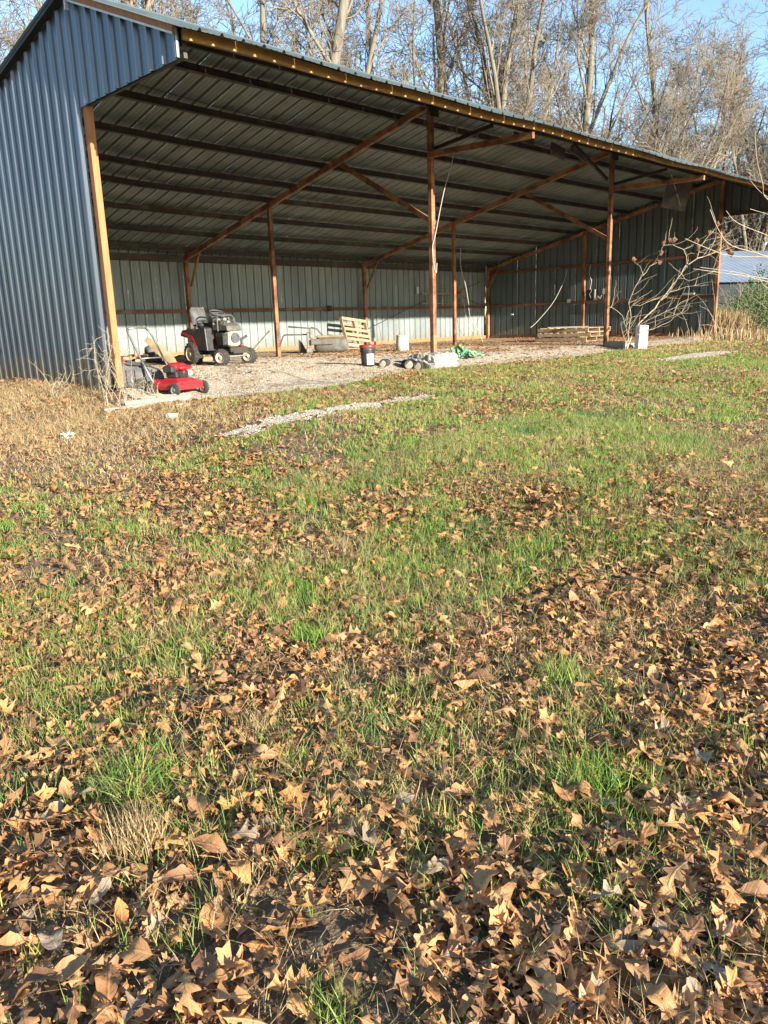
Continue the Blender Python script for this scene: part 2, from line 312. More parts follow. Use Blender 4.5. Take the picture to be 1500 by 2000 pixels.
def duff_mask(x, y): return ((y > D + .3) | (x > L3 + 2.5) & (y > 1)) & (x < 90) & (y < 90)
sheet('forest_floor', duff_mask, -12, 90, -2, 90, 1.0, M['duff'], .02)

# gravel stones: real pebbles (8 faces each) over the gravel
def pebbles(name, n, mask, x0, x1, y0, y1, r0, r1, m, dens=None):
    x = RNG.uniform(x0, x1, n); y = RNG.uniform(y0, y1, n); k = mask(x, y)
    if dens is not None: k &= RNG.random(n) < dens(x, y)
    x, y = x[k], y[k]; z = GN(x, y) + .012; v, dz, _, _ = in_view(x, y, z); x, y, z = x[v], y[v], z[v]; n = len(x)
    base = np.array([(1, 0, 0), (-1, 0, 0), (0, 1, 0), (0, -1, 0), (0, 0, 1), (0, 0, -1)], float)
    P = base[None] * (RNG.uniform(r0, r1, (n, 1, 1)) * RNG.uniform(.6, 1.3, (n, 1, 3))) ; P[:, :, 2] *= .7
    P += RNG.normal(0, r0 * .25, P.shape); a = RNG.uniform(0, 6.28, n); c, s_ = np.cos(a)[:, None], np.sin(a)[:, None]
    Q = P.copy(); Q[:, :, 0] = P[:, :, 0] * c - P[:, :, 1] * s_; Q[:, :, 1] = P[:, :, 0] * s_ + P[:, :, 1] * c
    Q += np.stack([x, y, z + r0 * .3], -1)[:, None]
    F = np.array([(4, 0, 2), (4, 2, 1), (4, 1, 3), (4, 3, 0), (5, 2, 0), (5, 1, 2), (5, 3, 1), (5, 0, 3)])
    o = link(name, fast_mesh(name, Q.reshape(-1, 3), (F[None] + np.arange(n)[:, None, None] * 6).reshape(-1, 3), m, False))
    return tag(o, kind='stuff')
o = pebbles('gravel', 110000, pad_mask, -.6, 14, -3.4, 6, .005, .011, M['stone'], lambda x, y: ss(7.5, 1, y) * 1.0 * (fbm(x, y, 1.1) > .33))
tag(o, 'pale crushed stone spread over the shed floor', 'gravel')
o = pebbles('gravel', 60000, lambda x, y: strip_mask(x, y) | ((strip_mask(x, y - .12) | strip_mask(x, y + .12)) & (fbm(x, y, .15) > .52)), -1.2, 15.6, -4.9, -3.0, .006, .014, M['stone']); tag(o, 'pale crushed stone in narrow strips across the lawn', 'gravel')

# ---------------------------------------------------------------- the shed
shed = thing('open_shed', 'long open-fronted metal pole shed with rusty orange posts', 'shed')
PITCH_R = .3048
PROF = [(0, 0), (.030, .036), (.048, .036), (.064, 0), (.13, 0), (.138, .006), (.15, .006), (.158, 0), (.21, 0), (.218, .006), (.23, .006), (.238, 0)]
PROF_SIDING = [(0, 0), (.026, .044), (.044, .044), (.060, 0), (.17, 0), (.178, .003), (.19, .003), (.198, 0)]
def columns(u0, u1, phase=0., prof=None):
    us = []
    k0 = math.floor((u0 - phase) / PITCH_R) - 1
    k = k0
    while phase + k * PITCH_R < u1 + PITCH_R:
        for a, h in (prof or PROF): us.append((phase + k * PITCH_R + a, h))
        k += 1
    out = [(u, h) for u, h in us if u0 < u < u1]
    def hat(u):
        for (a, ha), (b, hb) in zip(us, us[1:]):
            if a <= u <= b: return ha + (hb - ha) * (u - a) / max(b - a, 1e-6)
        return 0
    return [(u0, hat(u0))] + out + [(u1, hat(u1))]
def sheet_mesh(name, u0, u1, rows, m, parent, phase=0., prof=None):
    """rows: list of functions (u,h)->point, from bottom to top"""
    cols = columns(u0, u1, phase, prof); V = []; n = len(rows)
    for u, h in cols: V += [r(u, h) for r in rows]
    F = [(i * n + j, (i + 1) * n + j, (i + 1) * n + j + 1, i * n + j + 1) for i in range(len(cols) - 1) for j in range(n - 1)]
    o = link(name, fast_mesh(name, V, F, m), parent); return o
def ridge_z(x): return 5.33 - .04 * ss(0, B, x)
def kx(x): return .19 + (.2290 - .19) * ss(0, 5, x)
def RZ(x, y): return ridge_z(x) - kx(x) * max(y - .1, 0)             # underside of the long rear slope
EAVE_Y, EAVE_Z = -2.62, 4.21
def sagx(x): return .012 * math.sin(x * 1.9) + .010 * math.sin(x * .83 + 1)
def FZ(x, y):
    t = (.1 - y) / (.1 - EAVE_Y); return ridge_z(x) + (EAVE_Z + sagx(x) - ridge_z(x)) * t
# end walls (left seen from outside, right from inside)
def end_wall(xw, sgn, m, ph):
    edges = [-2.60 + .9144 * i for i in range(14)] + [D]
    edges = [-2.60, -1.72, -.80, .1] + [.1 + .9144 * i for i in range(1, 11)] + [D + .05]
    for a, b in zip(edges, edges[1:]):
        j = random.uniform(-.015, .015)
        bot = (lambda u: 3.90) if b <= .11 else ((lambda u, j=j: G(xw, u) - .03))
        if sgn < 0 and b > .11 and a < .2: bot = lambda u: (-.02 if u < .36 else G(xw, u) - .03)
        top = lambda u: (RZ(xw, u) if u > .1 else FZ(xw, u)) - .012
        rows = [lambda u, h: (xw + sgn * (h + .012), u, bot(u)), lambda u, h: (xw + sgn * (h + .012), u, (bot(u) + top(u)) / 2), lambda u, h: (xw + sgn * (h + .012), u, top(u))]
        sheet_mesh('wall_sheet', a + .003, b, rows, m, shed, ph, PROF_SIDING if sgn < 0 else None)
end_wall(0, -1, M['siding'], .15)
end_wall(L3 + .08, 1, M['endw'], .0)
# rear wall
xe = [.0 + .9144 * i for i in range(25)]; xe[-1] = L3 + .05
for a, b in zip(xe, xe[1:]):
    rows = [lambda u, h: (u, D + .12 + h, -.03), lambda u, h: (u, D + .12 + h, 1.4), lambda u, h: (u, D + .12 + h, RZ(u, D) - .01)]
    sheet_mesh('wall_sheet', a + .003, b, rows, M['inner'], shed, .1)
# roof
re = [-.16 + .9144 * i for i in range(25)]; re[-1] = L3 + .22
for a, b in zip(re, re[1:]):
    lift = random.uniform(0, .006); tw = random.uniform(-.01, .012)
    rows = [lambda u, h: (u, D + .35, RZ(u, D + .35) + h + .005), lambda u, h: (u, 5, RZ(u, 5) + h + .005), lambda u, h: (u, .1, ridge_z(u) + h + .005)]
    sheet_mesh('roof_sheet', a + .003, b, rows, M['roof'], shed, .08)
    rows = [lambda u, h: (u, .1, ridge_z(u) + h + .012), lambda u, h, l=lift: (u, EAVE_Y - .24 + tw, FZ(u, EAVE_Y - .24) + h + .012 + l)]
    sheet_mesh('roof_sheet', a + .003, b, rows, M['roof'], shed, .08)
mb = MB()
for i in range(24):
    a, b = -.18 + i * L3 / 24 * 1.018, -.18 + (i + 1) * L3 / 24 * 1.018
    for s_ in (-1, 1):
        yv = .1 + s_ * .16
        za, zb = (FZ(a, yv), FZ(b, yv)) if s_ < 0 else (RZ(a, yv), RZ(b, yv))
        mb.add([(a, .1, ridge_z(a) + .07), (b, .1, ridge_z(b) + .07), (b, yv, zb + .048), (a, yv, za + .048)], [(0, 1, 2, 3)])
mb.build('ridge_cap', M['roof'], shed)
# left gable trim: rake board, white ridge flashing, dark rear rake trim
mb = MB(); mb.beam((-.075, .02, FZ(0, .02) - .03), (-.075, EAVE_Y + .02, FZ(0, EAVE_Y) - .035), .035, .09); mb.build('rake_board', M['orange'], shed)
mb = MB(); mb.beam((-.105, .03, FZ(0, 0) - .075), (-.105, EAVE_Y, FZ(0, EAVE_Y) - .085), .012, .025); mb.build('rake_trim', M['trim'], shed)
mb = MB(); mb.beam((-.10, .06, RZ(0, .06) + .02), (-.10, D + .3, RZ(0, D + .3) + .02), .10, .11); mb.build('rake_trim', M['nwall'], shed)
mb = MB(); mb.box((-.11, -.02, 5.2), (.05, .03, .26)); mb.build('ridge_flashing', M['trim'], shed)
mb = MB(); mb.beam((-.045, EAVE_Y + .02, 3.9), (-.045, EAVE_Y + .02, FZ(0, EAVE_Y) - .01), .02, .012, (0, 1, 0)); mb.build('corner_trim', M['trim'], shed)
# fascia: yellow painted boards end to end under the eave
fx = [.02, 3.7, 7.3, 11.0, 12.1, 16.5, L3 + .15]
for i, (a, b) in enumerate(zip(fx, fx[1:])):
    dz_ = [0, .005, -.01, .02, .03, .01][i]; n = max(3, int((b - a) / .6)); mb = MB()
    for k in range(n):
        p, q = a + (b - a) * k / n, a + (b - a) * (k + 1) / n
        if k == 0: p += .006
        hh = .115 if i < 3 else .09
        za, zb = FZ(p, EAVE_Y) - hh / 2 - .022 + .01, FZ(q, EAVE_Y) - hh / 2 - .022 + .01
        V = [(x, EAVE_Y + yy, z + s_ * hh / 2) for x, z in ((p, za), (q, zb)) for yy in (-.02, .02) for s_ in (-1, 1)]
        mb.add(V, [(0, 1, 3, 2), (4, 6, 7, 5), (0, 4, 5, 1), (2, 3, 7, 6), (0, 2, 6, 4), (1, 5, 7, 3)])
    mb.build('fascia_board', M['yellow'], shed)
# posts: perforated square steel uprights
def post(x, y, z0, z1, w_=.105, m='rust'):
    mb = MB(); mb.box((x, y, (z0 + z1) / 2), (w_, w_, z1 - z0)); p = mb.build('post', M[m], shed, bevel=.006)
    mb = MB(); z = z0 + .08
    while z < z1 - .08:
        mb.lathe([(.009, 0), (.009, .003)], 6, (x + .018, y - w_ / 2 - .0035, z), 'y'); z += .076
    mb.build('bolt_holes', M['hole'], p); tag(bpy.data.objects[p.children[0].name], kind='stuff')
RAF = lambda x, y: RZ(x, y) - .215
post(B, 0, -.08, 5.03); post(2 * B, 0, -.08, 5.03); post(L3, 0, -.02, 5.03, .115)
mb = MB(); mb.box((.06, .04, 2.42), (.10, .12, 4.9)); mb.build('corner_post', M['orange'], shed, bevel=.008)
for i in (1, 2): post(i * B, MID, -.02, RAF(i * B, MID) - .05, .10)
post(L3, MID - .4, -.02, RAF(L3, MID - .4) - .05, .11)
for i in (1, 2, 3): post(i * B, D - .08, -.02, RAF(B, D) - .04, .11)
post(.1, D - .1, -.02, RAF(0, D) - .04)
# rafters, knee braces, outriggers
for i in range(0, 4):
    x = i * B + (.12 if i == 0 else 0)
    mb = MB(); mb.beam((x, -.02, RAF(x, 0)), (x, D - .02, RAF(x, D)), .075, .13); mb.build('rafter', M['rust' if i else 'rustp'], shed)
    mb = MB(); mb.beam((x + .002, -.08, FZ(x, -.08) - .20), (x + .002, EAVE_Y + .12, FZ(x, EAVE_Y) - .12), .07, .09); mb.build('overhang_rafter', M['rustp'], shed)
for i in (1, 2):
    x = i * B
    mb = MB(); mb.beam((x + .09, .0, 2.80), (x + .09, 2.9, RAF(x, 2.9) - .02), .07, .10); mb.build('knee_brace', M['rust'], shed)
    mb = MB(); mb.beam((x + .085, D - .14, 2.05), (x + .085, D - .72, RAF(x, D - .7) - .02), .05, .06); mb.build('knee_brace', M['rust'], shed)
    mb = MB(); mb.beam((x - .09, -.02, 4.10), (x - .09, EAVE_Y + .05, 4.03), .07, .11); mb.build('outrigger', M['rust'], shed)
    mb = MB(); mb.beam((x + .1, .0, 4.24), (x + .1, -1.5, FZ(x, -1.5) - .26), .06, .07); mb.build('knee_brace', M['rustp'], shed)
    mb = MB(); mb.box((x + .02, -.075, 4.93), (.3, .03, .2)); mb.build('gusset_plate', M['rustp'], shed)
mb = MB(); mb.beam((L3 - .08, D - .14, 2.05), (L3 - .08, D - .75, RAF(L3, D - .75)), .06, .08); mb.build('knee_brace', M['rust'], shed)
mb = MB(); mb.beam((2 * B - .12, .06, 4.35), (2 * B - 1.9, .02, 5.0), .06, .08); mb.build('knee_brace', M['rustp'], shed)
# ridge header beam along the front posts
for i in range(3):
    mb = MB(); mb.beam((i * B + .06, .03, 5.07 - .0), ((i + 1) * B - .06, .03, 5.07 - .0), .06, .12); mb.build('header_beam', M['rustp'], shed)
# purlins
for y in (.92, 2.15, 3.4, 4.62, 5.53, 6.82, 8.13, 9.35):
    for i in range(3):
        for h in range(2):
            xa = .06 + i * B + h * B / 2; xb = .06 + i * B + (h + 1) * B / 2 - .012
            xb = min(xb, L3 - .02); j = random.uniform(-.012, .012)
            za, zb = RZ(xa, y) - .10 + .012, RZ(xb, y) - .10 + .012
            mb = MB(); mb.beam((xa, y + j, za - .02), (xb, y + random.uniform(-.012, .012), zb - .02), .07, .13)
            mb.beam((xa, y - .055, za - .08), (xb, y - .055, zb - .08), .05, .012)
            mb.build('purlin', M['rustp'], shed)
for y in (-.85, -1.75, -2.52):
    for i in range(3):
        xa, xb = .06 + i * B, (i + 1) * B - .012
        mb = MB(); mb.beam((xa, y, FZ(xa, y) - .075), (xb, y, FZ(xb, y) - .075), .06, .11); mb.build('purlin', M['rustp'], shed)
# eave plate along the rear wall, girts, base sills
for i in range(3):
    xa, xb = .16 + i * B if i == 0 else .06 + i * B, (i + 1) * B - .06
    mb = MB(); mb.beam((xa, D + .03, RZ(B * 2, D) - .2), (xb, D + .03, RZ(B * 2, D) - .2), .05, .20); mb.build('eave_plate', M['rustp'], shed)
    mb = MB(); mb.beam((xa, D + .04, 1.345), (xb, D + .04, 1.345), .06, .11); mb.build('girt', M['girt'], shed)
    mb = MB(); mb.beam((xa, D + .03, .07), (xb, D + .03, .07), .06, .13); mb.build('sill_board', M['orange'], shed)
for z, ya in ((1.345, .06), (2.70, .06), (.07, .06)):
    yy = [ya, MID - .46, D - .14]; 
    for a, b in ((yy[0], yy[1]), (yy[1] + .12, yy[2])):
        mb = MB(); mb.beam((L3 + .035, a, z), (L3 + .035, b, z), .06, .10 if z > 1 else .12); mb.build('girt' if z > 1 else 'sill_board', M['girt'], shed)
mb = MB(); mb.box((L3 + .03, 1.1, 1.405), (.14, 1.9, .02)); mb.build('ledge', M['greywood'], shed)
mb = MB(); mb.beam((L3 + .02, -.06, 3.95), (L3 + .02, EAVE_Y, 3.93), .06, .10); mb.build('overhang_beam', M['rustp'], shed)
mb = MB(); mb.beam((.05, -.06, 3.93), (.05, EAVE_Y, 3.93), .05, .06); mb.build('overhang_beam', M['rustp'], shed)
# splice block on the rear girt and small plate
mb = MB(); mb.box((12.95, D - .03, 1.36), (.16, .06, .2)); mb.build('splice_plate', M['rustp'], shed)
# sagging tie wires under the roof
def sag_line(p, q, s_, n=14):
    p, q = Vector(p), Vector(q); return [p.lerp(q, i / n) - Vector((0, 0, s_ * 4 * (i / n) * (1 - i / n))) for i in range(n + 1)]
for p, q, s_ in (((.3, .5, 4.55), (B, 0, 4.2), .12), ((B, 5.5, 3.55), (2 * B, 7.5, 3.2), .15)):
    mb = MB(); mb.tube(sag_line(p, q, s_), .007, 4); mb.build('tie_wire', M['dcord'], shed)

# ---------------------------------------------------------------- footing blocks
def rough_block(name, c, d, m, lab, cat, rz=0, seed=1, grid=5, jit=.012, lean=0):
    r_ = np.random.default_rng(seed); mb = MB(); n = grid
    import bmesh
    b = bmesh.new(); bmesh.ops.create_cube(b, size=1); bmesh.ops.subdivide_edges(b, edges=b.edges, cuts=n, use_grid_fill=True)
    for v in b.verts:
        p = v.co; k = sum(abs(abs(c_) - .5) < 1e-4 for c_ in p)
        f = {3: .90, 2: .96}.get(k, 1.0)
        v.co = Vector((p.x * d[0] * f, p.y * d[1] * f, p.z * d[2] * (f if k > 1 else 1))) + Vector(r_.normal(0, jit, 3))
        if p.z > .49 and lean: v.co.x *= 1 - lean
    me = bpy.data.meshes.new(name); b.to_mesh(me); b.free(); me.materials.append(m)
    o = link(name, me); o.location = c; o.rotation_euler = (0, 0, rz); return tag(o, lab, cat)
rough_block('concrete_footing', (6.62, -.60, -.02), (.80, .72, .37), M['conc'], 'rough broken concrete block at the foot of the centre front post', 'concrete block', .06, 3, 7, .013, .05)
rough_block('concrete_footing', (14.56, -.35, -.03), (.24, .58, .27), M['block'], 'square grey block at the foot of the right front post beside the stacked pallets', 'concrete block', 0, 4, 4, .004)
rough_block('cinder_block', (14.95, -.62, -.04), (.4, .2, .17), M['block'], 'low grey block in shade between post and bare shrub', 'concrete block', .1, 6, 4, .006)

# ---------------------------------------------------------------- push mower
def wheel(parent, x, y, r, wd, tyre_m, rim_m, steer=0, z=None, tread=True):
    t = bpy.data.objects.new('wheel', None); C.objects.link(t); t.parent = parent; t.location = (x, y, r if z is None else z); t.rotation_euler = (0, 0, steer)
    mb = MB(); h = wd / 2
    mb.lathe([(r * .62, -h), (r * .86, -h * 1.02), (r * .97, -h * .7), (r, -h * .3), (r, h * .3), (r * .97, h * .7), (r * .86, h * 1.02), (r * .62, h), (r * .60, h * .4), (r * .60, -h * .4), (r * .62, -h)], 22, (0, 0, 0), 'x', False)
    if tread:
        for k in range(18):
            a = 2 * PI * k / 18; mb.box((0, math.cos(a) * r, math.sin(a) * r), (wd * .8, .018 * r / .2, .018 * r / .2), Matrix.Rotation(a, 3, 'X'))
    mb.build('tyre', tyre_m, t, True)
    mb = MB()
    for s_ in (-1, 1): mb.lathe([(r * .615, s_ * h * .98), (r * .57, s_ * h * 1.0), (r * .53, s_ * h * .55), (r * .25, s_ * h * .45), (r * .18, s_ * h * .9), (.001, s_ * h * .95)], 18, (0, 0, 0), 'x', False)
    mb.build('rim', rim_m, t, True); return t
mx_, my_ = .90, -.70
mow = thing('push_mower', 'red push lawn mower standing on gravel with its handle up', 'lawn mower', (mx_, my_, G(mx_, my_) + .02), .22)
mb = MB()
prof = [(-.26, .10), (-.29, .16), (-.285, .20), (-.2, .235), (.2, .235), (.285, .20), (.29, .16), (.26, .10)]
mb.prism([(a, b) for a, b in prof], .06, .56, 'y')
mb.cbox((0, .30, .245), (.40, .42, .06), .03, taper=.9)
mb.prism([(.50, .10), (.72, .14), (.70, .26), (.50, .24)], -.2, .2, 'x')
mb.build('deck', M['red'], mow, bevel=.012)
mb = MB(); mb.box((0, .05, .14), (.5, .02, .07)); mb.box((0, .045, .20), (.36, .02, .02)); mb.build('deck_lip', M['dkred'], mow)
for x in (-.30, .30): wheel(mow, x, .08, .105, .05, M['rubber'], M['chrome']); wheel(mow, x, .62, .105, .05, M['rubber'], M['chrome'])
mb = MB(); mb.cbox((0, .32, .33), (.26, .27, .14), .03); mb.lathe([(.11, .26), (.11, .30)], 14, (0, .32, 0)); 
for k in range(5): mb.box((-.02, .17, .285 + k * .022), (.18, .05, .008))
eng = mb.build('engine', M['black'], mow)
mb = MB(); mb.lathe([(.165, .40), (.165, .44), (.15, .475), (.10, .50), (.001, .51)], 20, (0, .32, 0)); mb.cbox((.02, .20, .43), (.26, .16, .07), .025); mb.build('engine_cover', M['red'], eng, True)
mb = MB(); mb.cbox((-.17, .30, .41), (.1, .22, .11), .02); mb.build('fuel_tank', M['black'], eng)
mb = MB(); mb.cbox((.15, .20, .34), (.08, .06, .09), .015); mb.build('muffler', M['cream'], eng)
mb = MB(); mb.cbox((0, .17, .36), (.05, .03, .06), .01); mb.build('oil_cap', M['red'], eng)
mb = MB()
for x in (-.23, .23):
    mb.tube([(x, .62, .20), (x, .78, .45), (x * .98, 1.05, .90), (x * .93, 1.12, 1.0), (x * .8, 1.15, 1.04)], .017, 7)
mb.tube([(-.19, 1.15, 1.04), (0, 1.155, 1.05), (.19, 1.15, 1.04)], .017, 7); mb.tube([(-.23, .86, .58), (.23, .86, .58)], .011, 6)
mb.build('handle', M['chrome'], mow, True)
mb = MB(); mb.tube([(-.20, 1.11, 1.0), (-.15, 1.13, 1.075), (.15, 1.13, 1.075), (.20, 1.11, 1.0)], .006, 5); mb.build('safety_bar', M['chrome'], mow)
mb = MB(); mb.tube([(.23, 1.02, .86), (.20, .8, .55), (.1, .55, .42)], .005, 4); mb.tube([(-.23, 1.0, .84), (-.30, .9, .62), (-.12, .5, .35)], .005, 4); mb.build('control_cable', M['dcord'], mow)
for x in (-.25, .25): mb = MB(); mb.lathe([(.022, -.015), (.022, .015)], 8, (x, .80, .48), 'x'); mb.build('handle_knob', M['black'], mow)

# black plastic grass catcher with its frame, behind the corner post
cat = thing('grass_catcher', 'big black plastic hopper with ribs lying behind the orange corner post', 'grass catcher', (.55, .38, G(.5, .2)), -.5)
mb = MB()
mb.prism([(-.5, .08), (-.52, .40), (-.1, .36), (.18, .34), (.36, .27), (.42, .16), (.38, .04), (-.2, .03)], -.26, .26, 'y'); mb.build('hopper', M['plastic'], cat, bevel=.03)
mb = MB()
for k in range(6): mb.box((-.40 + k * .13, -.275, .19), (.018, .03, .22))
mb.build('rib', M['plastic'], cat)
mb = MB(); mb.beam((-.55, -.2, .45), (.16, -.26, .37), .05, .035); mb.beam((-.55, .2, .45), (.16, .22, .37), .05, .035); mb.build('frame', M['black'], cat)
for x in (-.3, .02): 
    mb = MB(); mb.lathe([(.07, -.02), (.075, 0), (.07, .02)], 12, (x, -.29, .075), 'y'); mb.build('wheel', M['rubber'], cat)
mb = MB(); mb.tube([(-.5, -.1, .47), (-.35, -.18, .50), (-.15, -.2, .44)], .015, 6); mb.build('grip', M['red'], cat)

# ---------------------------------------------------------------- lawn tractor
tr = thing('lawn_tractor', 'old black and red lawn tractor without hood, engine showing', 'lawn tractor', (4.47, 3.30, 0), .04); tr.scale = (.93, .93, .95)
wheel(tr, -.40, .06, .19, .17, M['rubber'], M['cream'], .42); wheel(tr, .40, .06, .19, .17, M['rubber'], M['cream'], .42)
wheel(tr, -.40, 1.20, .27, .24, M['rubber'], M['cream']); wheel(tr, .40, 1.20, .29, .24, M['rubber'], M['cream'])
mb = MB(); mb.beam((-.36, .08, .22), (.36, .08, .22), .06, .05); mb.tube([(-.34, .16, .16), (.34, .16, .17)], .012, 6); mb.build('front_axle', M['chrome'], tr)
mb = MB(); mb.box((0, .62, .30), (.34, 1.3, .12)); mb.build('chassis', M['black'], tr, bevel=.01)
mb = MB(); mb.cbox((0, -.08, .36), (.50, .10, .13), .02); mb.box((0, -.14, .30), (.40, .04, .05)); mb.build('bumper', M['rustp'], tr)
mb = MB(); mb.cbox((.02, .16, .60), (.34, .22, .34), .04); mb.build('engine_housing', M['cream'], tr)
mb = MB(); mb.lathe([(.10, -.012), (.125, -.012), (.125, .01), (.10, .01)], 20, (.02, .03, .62), 'y'); mb.lathe([(.035, -.015), (.035, .01)], 12, (.02, .03, .62), 'y')
for k in range(8): a = k * PI / 4; mb.box((.02 + .07 * math.cos(a), .035, .62 + .07 * math.sin(a)), (.05, .012, .008), Matrix.Rotation(-a, 3, 'Y'))
mb.build('fan_screen', M['plastic'], tr)
mb = MB(); mb.cbox((.0, .40, .60), (.38, .34, .36), .04); mb.cbox((-.20, .22, .58), (.12, .2, .26), .03); mb.cbox((.21, .2, .5), (.14, .18, .18), .03)
for k in range(6): mb.box((-.27, .2, .48 + k * .035), (.03, .18, .01))
mb.build('engine_block', M['black'], tr)
mb = MB(); mb.prism([(.02, .78), (.05, .90), (.30, .97), (.62, .93), (.66, .80)], -.20, .22, 'x'); mb.build('engine_shroud', M['dusty'], tr, bevel=.02)
mb = MB(); mb.tube([(.2, .25, .55), (.32, .16, .6), (.42, .1, .66)], .03, 8); mb.cbox((.28, .2, .52), (.1, .12, .1), .02); mb.build('exhaust_pipe', M['plastic'], tr)
mb = MB(); mb.cbox((.22, .05, .42), (.09, .06, .07), .015); mb.cbox((.10, .02, .40), (.1, .05, .04), .01); mb.build('oil_filter', M['red'], tr)
mb = MB(); mb.prism([(.55, .34), (.60, .86), (.80, .90), (1.02, .80), (1.30, .86), (1.58, .82), (1.66, .70), (1.48, .66), (1.2, .62), (1.0, .36)], -.44, -.20, 'x')
mb.prism([(.55, .34), (.60, .86), (.80, .90), (1.02, .80), (1.30, .86), (1.58, .82), (1.66, .70), (1.48, .66), (1.2, .62), (1.0, .36)], .20, .44, 'x')
mb.build('side_panel', M['black'], tr, bevel=.015)
mb = MB()
for s_ in (-1, 1):
    mb.prism([(1.0, .37), (1.18, .62), (1.44, .70), (1.60, .76), (1.56, .80), (1.40, .76), (1.14, .69), (.93, .40)], s_ * .445, s_ * .452, 'x')
mb.build('fender_stripe', M['red'], tr)
mb = MB(); mb.box((0, 1.1, .55), (.42, 1.0, .2)); mb.build('rear_body', M['dkred'], tr, bevel=.02)
mb = MB(); mb.prism([(.56, .80), (.60, 1.12), (.70, 1.16), (.82, .86)], -.2, .2, 'x'); mb.build('dashboard', M['plastic'], tr, bevel=.02)
mb = MB(); pts = [(.0 + .19 * math.cos(2 * PI * k / 18), .66 + .19 * math.sin(2 * PI * k / 18) * .8, 1.21 + .06 * math.sin(2 * PI * k / 18)) for k in range(19)]
mb.tube(pts, .017, 6, False); mb.tube([(-.18, .66, 1.21), (.18, .66, 1.21)], .012, 5); mb.tube([(0, .66, 1.21), (0, .70, 1.05)], .018, 6); mb.build('steering_wheel', M['plastic'], tr, True)
# wiring, carburettor clutter above the engine
mb = MB(); rr = random.Random(4)
for k in range(12):
    p = Vector((rr.uniform(-.2, .2), rr.uniform(.25, .6), .97)); mb.tube([p, p + Vector((rr.uniform(-.1, .1), rr.uniform(-.12, .1), rr.uniform(.04, .14))), p + Vector((rr.uniform(-.15, .15), rr.uniform(-.15, .15), rr.uniform(-.02, .05)))], rr.uniform(.006, .014), 5)
for k in range(6): mb.cbox((rr.uniform(-.17, .17), rr.uniform(.3, .6), rr.uniform(.98, 1.05)), (.08, .08, .08), .015)
mb.build('wiring_bundle', M['chrome'], tr)
mb = MB(); mb.tube([(-.26, .32, .78), (-.24, .34, 1.06), (-.2, .38, 1.14), (.2, .38, 1.14), (.25, .34, 1.06), (.27, .32, .80)], .02, 6); mb.build('hood_bracket', M['plastic'], tr)
st = bpy.data.objects.new('seat', None); C.objects.link(st); st.parent = tr
mb = MB(); mb.cbox((0, 1.20, .93), (.42, .42, .12), .05); mb.build('seat_cushion', M['plastic'], st, True)
mb = MB(); mb.cbox((0, 1.46, 1.14), (.44, .12, .44), .06, Matrix.Rotation(-.22, 3, 'X')); mb.build('backrest', M['plastic'], st, True)
mb = MB(); mb.tube([(-.34, 1.05, .85), (-.40, .98, 1.0)], .012, 6); mb.cbox((-.41, .97, 1.02), (.03, .03, .09), .01); mb.build('gear_lever', M['plastic'], tr)

pl = thing('plank', 'weathered grey plank propped up at an angle right of the tractor', 'plank', (5.65, 4.2, 0))
mb = MB(); mb.beam((-.28, 0, .12), (.55, .15, .70), .08, .03); mb.build('board', M['greywood'], pl); mb = MB(); mb.box((-.1, .12, .17), (.1, .05, .22)); mb.build('stake', M['rust'], pl)

# ---------------------------------------------------------------- timber pile at left
def board(parent, p, q, w_, h_, m='wood', name='board'):
    mb = MB(); mb.beam(p, q, w_, h_); return mb.build(name, M[m], parent, bevel=.004)
tp = thing('timber_pile', 'low heap of split boards and beams against the rear wall at left', 'timber pile', (3.6, 6.4, 0))
rr = random.Random(9)
for k in range(9):
    a = rr.uniform(-.12, .12); x = -1.0 + k * .16; z = .05 + .07 * (k % 3)
    board(tp, (x - .2, -.35 + rr.uniform(-.1, .1), z), (x + .5, .75 + rr.uniform(-.2, .2), z + .05 + a * .2), .13, .05)
for k in range(5): board(tp, (.55 + k * .09, -.5, .06 + .05 * (k % 2)), (1.35, -.2 + k * .1, .10 + .05 * (k % 2)), .12, .06)
board(tp, (1.3, .7, .05), (2.3, .9, .09), .15, .09); board(tp, (.95, -.3, .04), (2.1, -.45, .07), .14, .09)
lb = thing('leaning_boards', 'upright bundle of pale boards leaning in the timber pile', 'boards', (3.72, 5.35, 0))
for k in range(4): board(lb, (.12 + k * .05, -.32, .02), (-.22 + k * .055, .16, .62 - .02 * k), .045, .12)
dr = thing('plastic_drum', 'round dark grey lid standing behind the timber pile', 'drum', (4.4, 6.9, 0))
mb = MB(); mb.lathe([(.19, 0), (.21, .04), (.21, .34), (.19, .40), (.10, .44), (.001, .445)], 20); mb.build('drum_body', M['dusty'], dr, True)
mb = MB(); mb.lathe([(.212, .2), (.218, .22), (.212, .24)], 20); mb.build('rim_band', M['plastic'], dr, True)
bw = MB(); bw.tube(sag_line((.35, 1.2, .98), (4.0, 8.6, .12), .05, 10), .008, 4); o = bw.build('steel_rod', M['dcord'], None); tag(o, 'upper thin dark rod slanting down across the left rear wall', 'rod')
bw = MB(); bw.tube(sag_line((.35, 1.2, .93), (4.1, 8.4, .08), .08, 10), .008, 4); o = bw.build('steel_rod', M['dcord'], None); tag(o, 'lower thin dark rod slanting down across the left rear wall', 'rod')

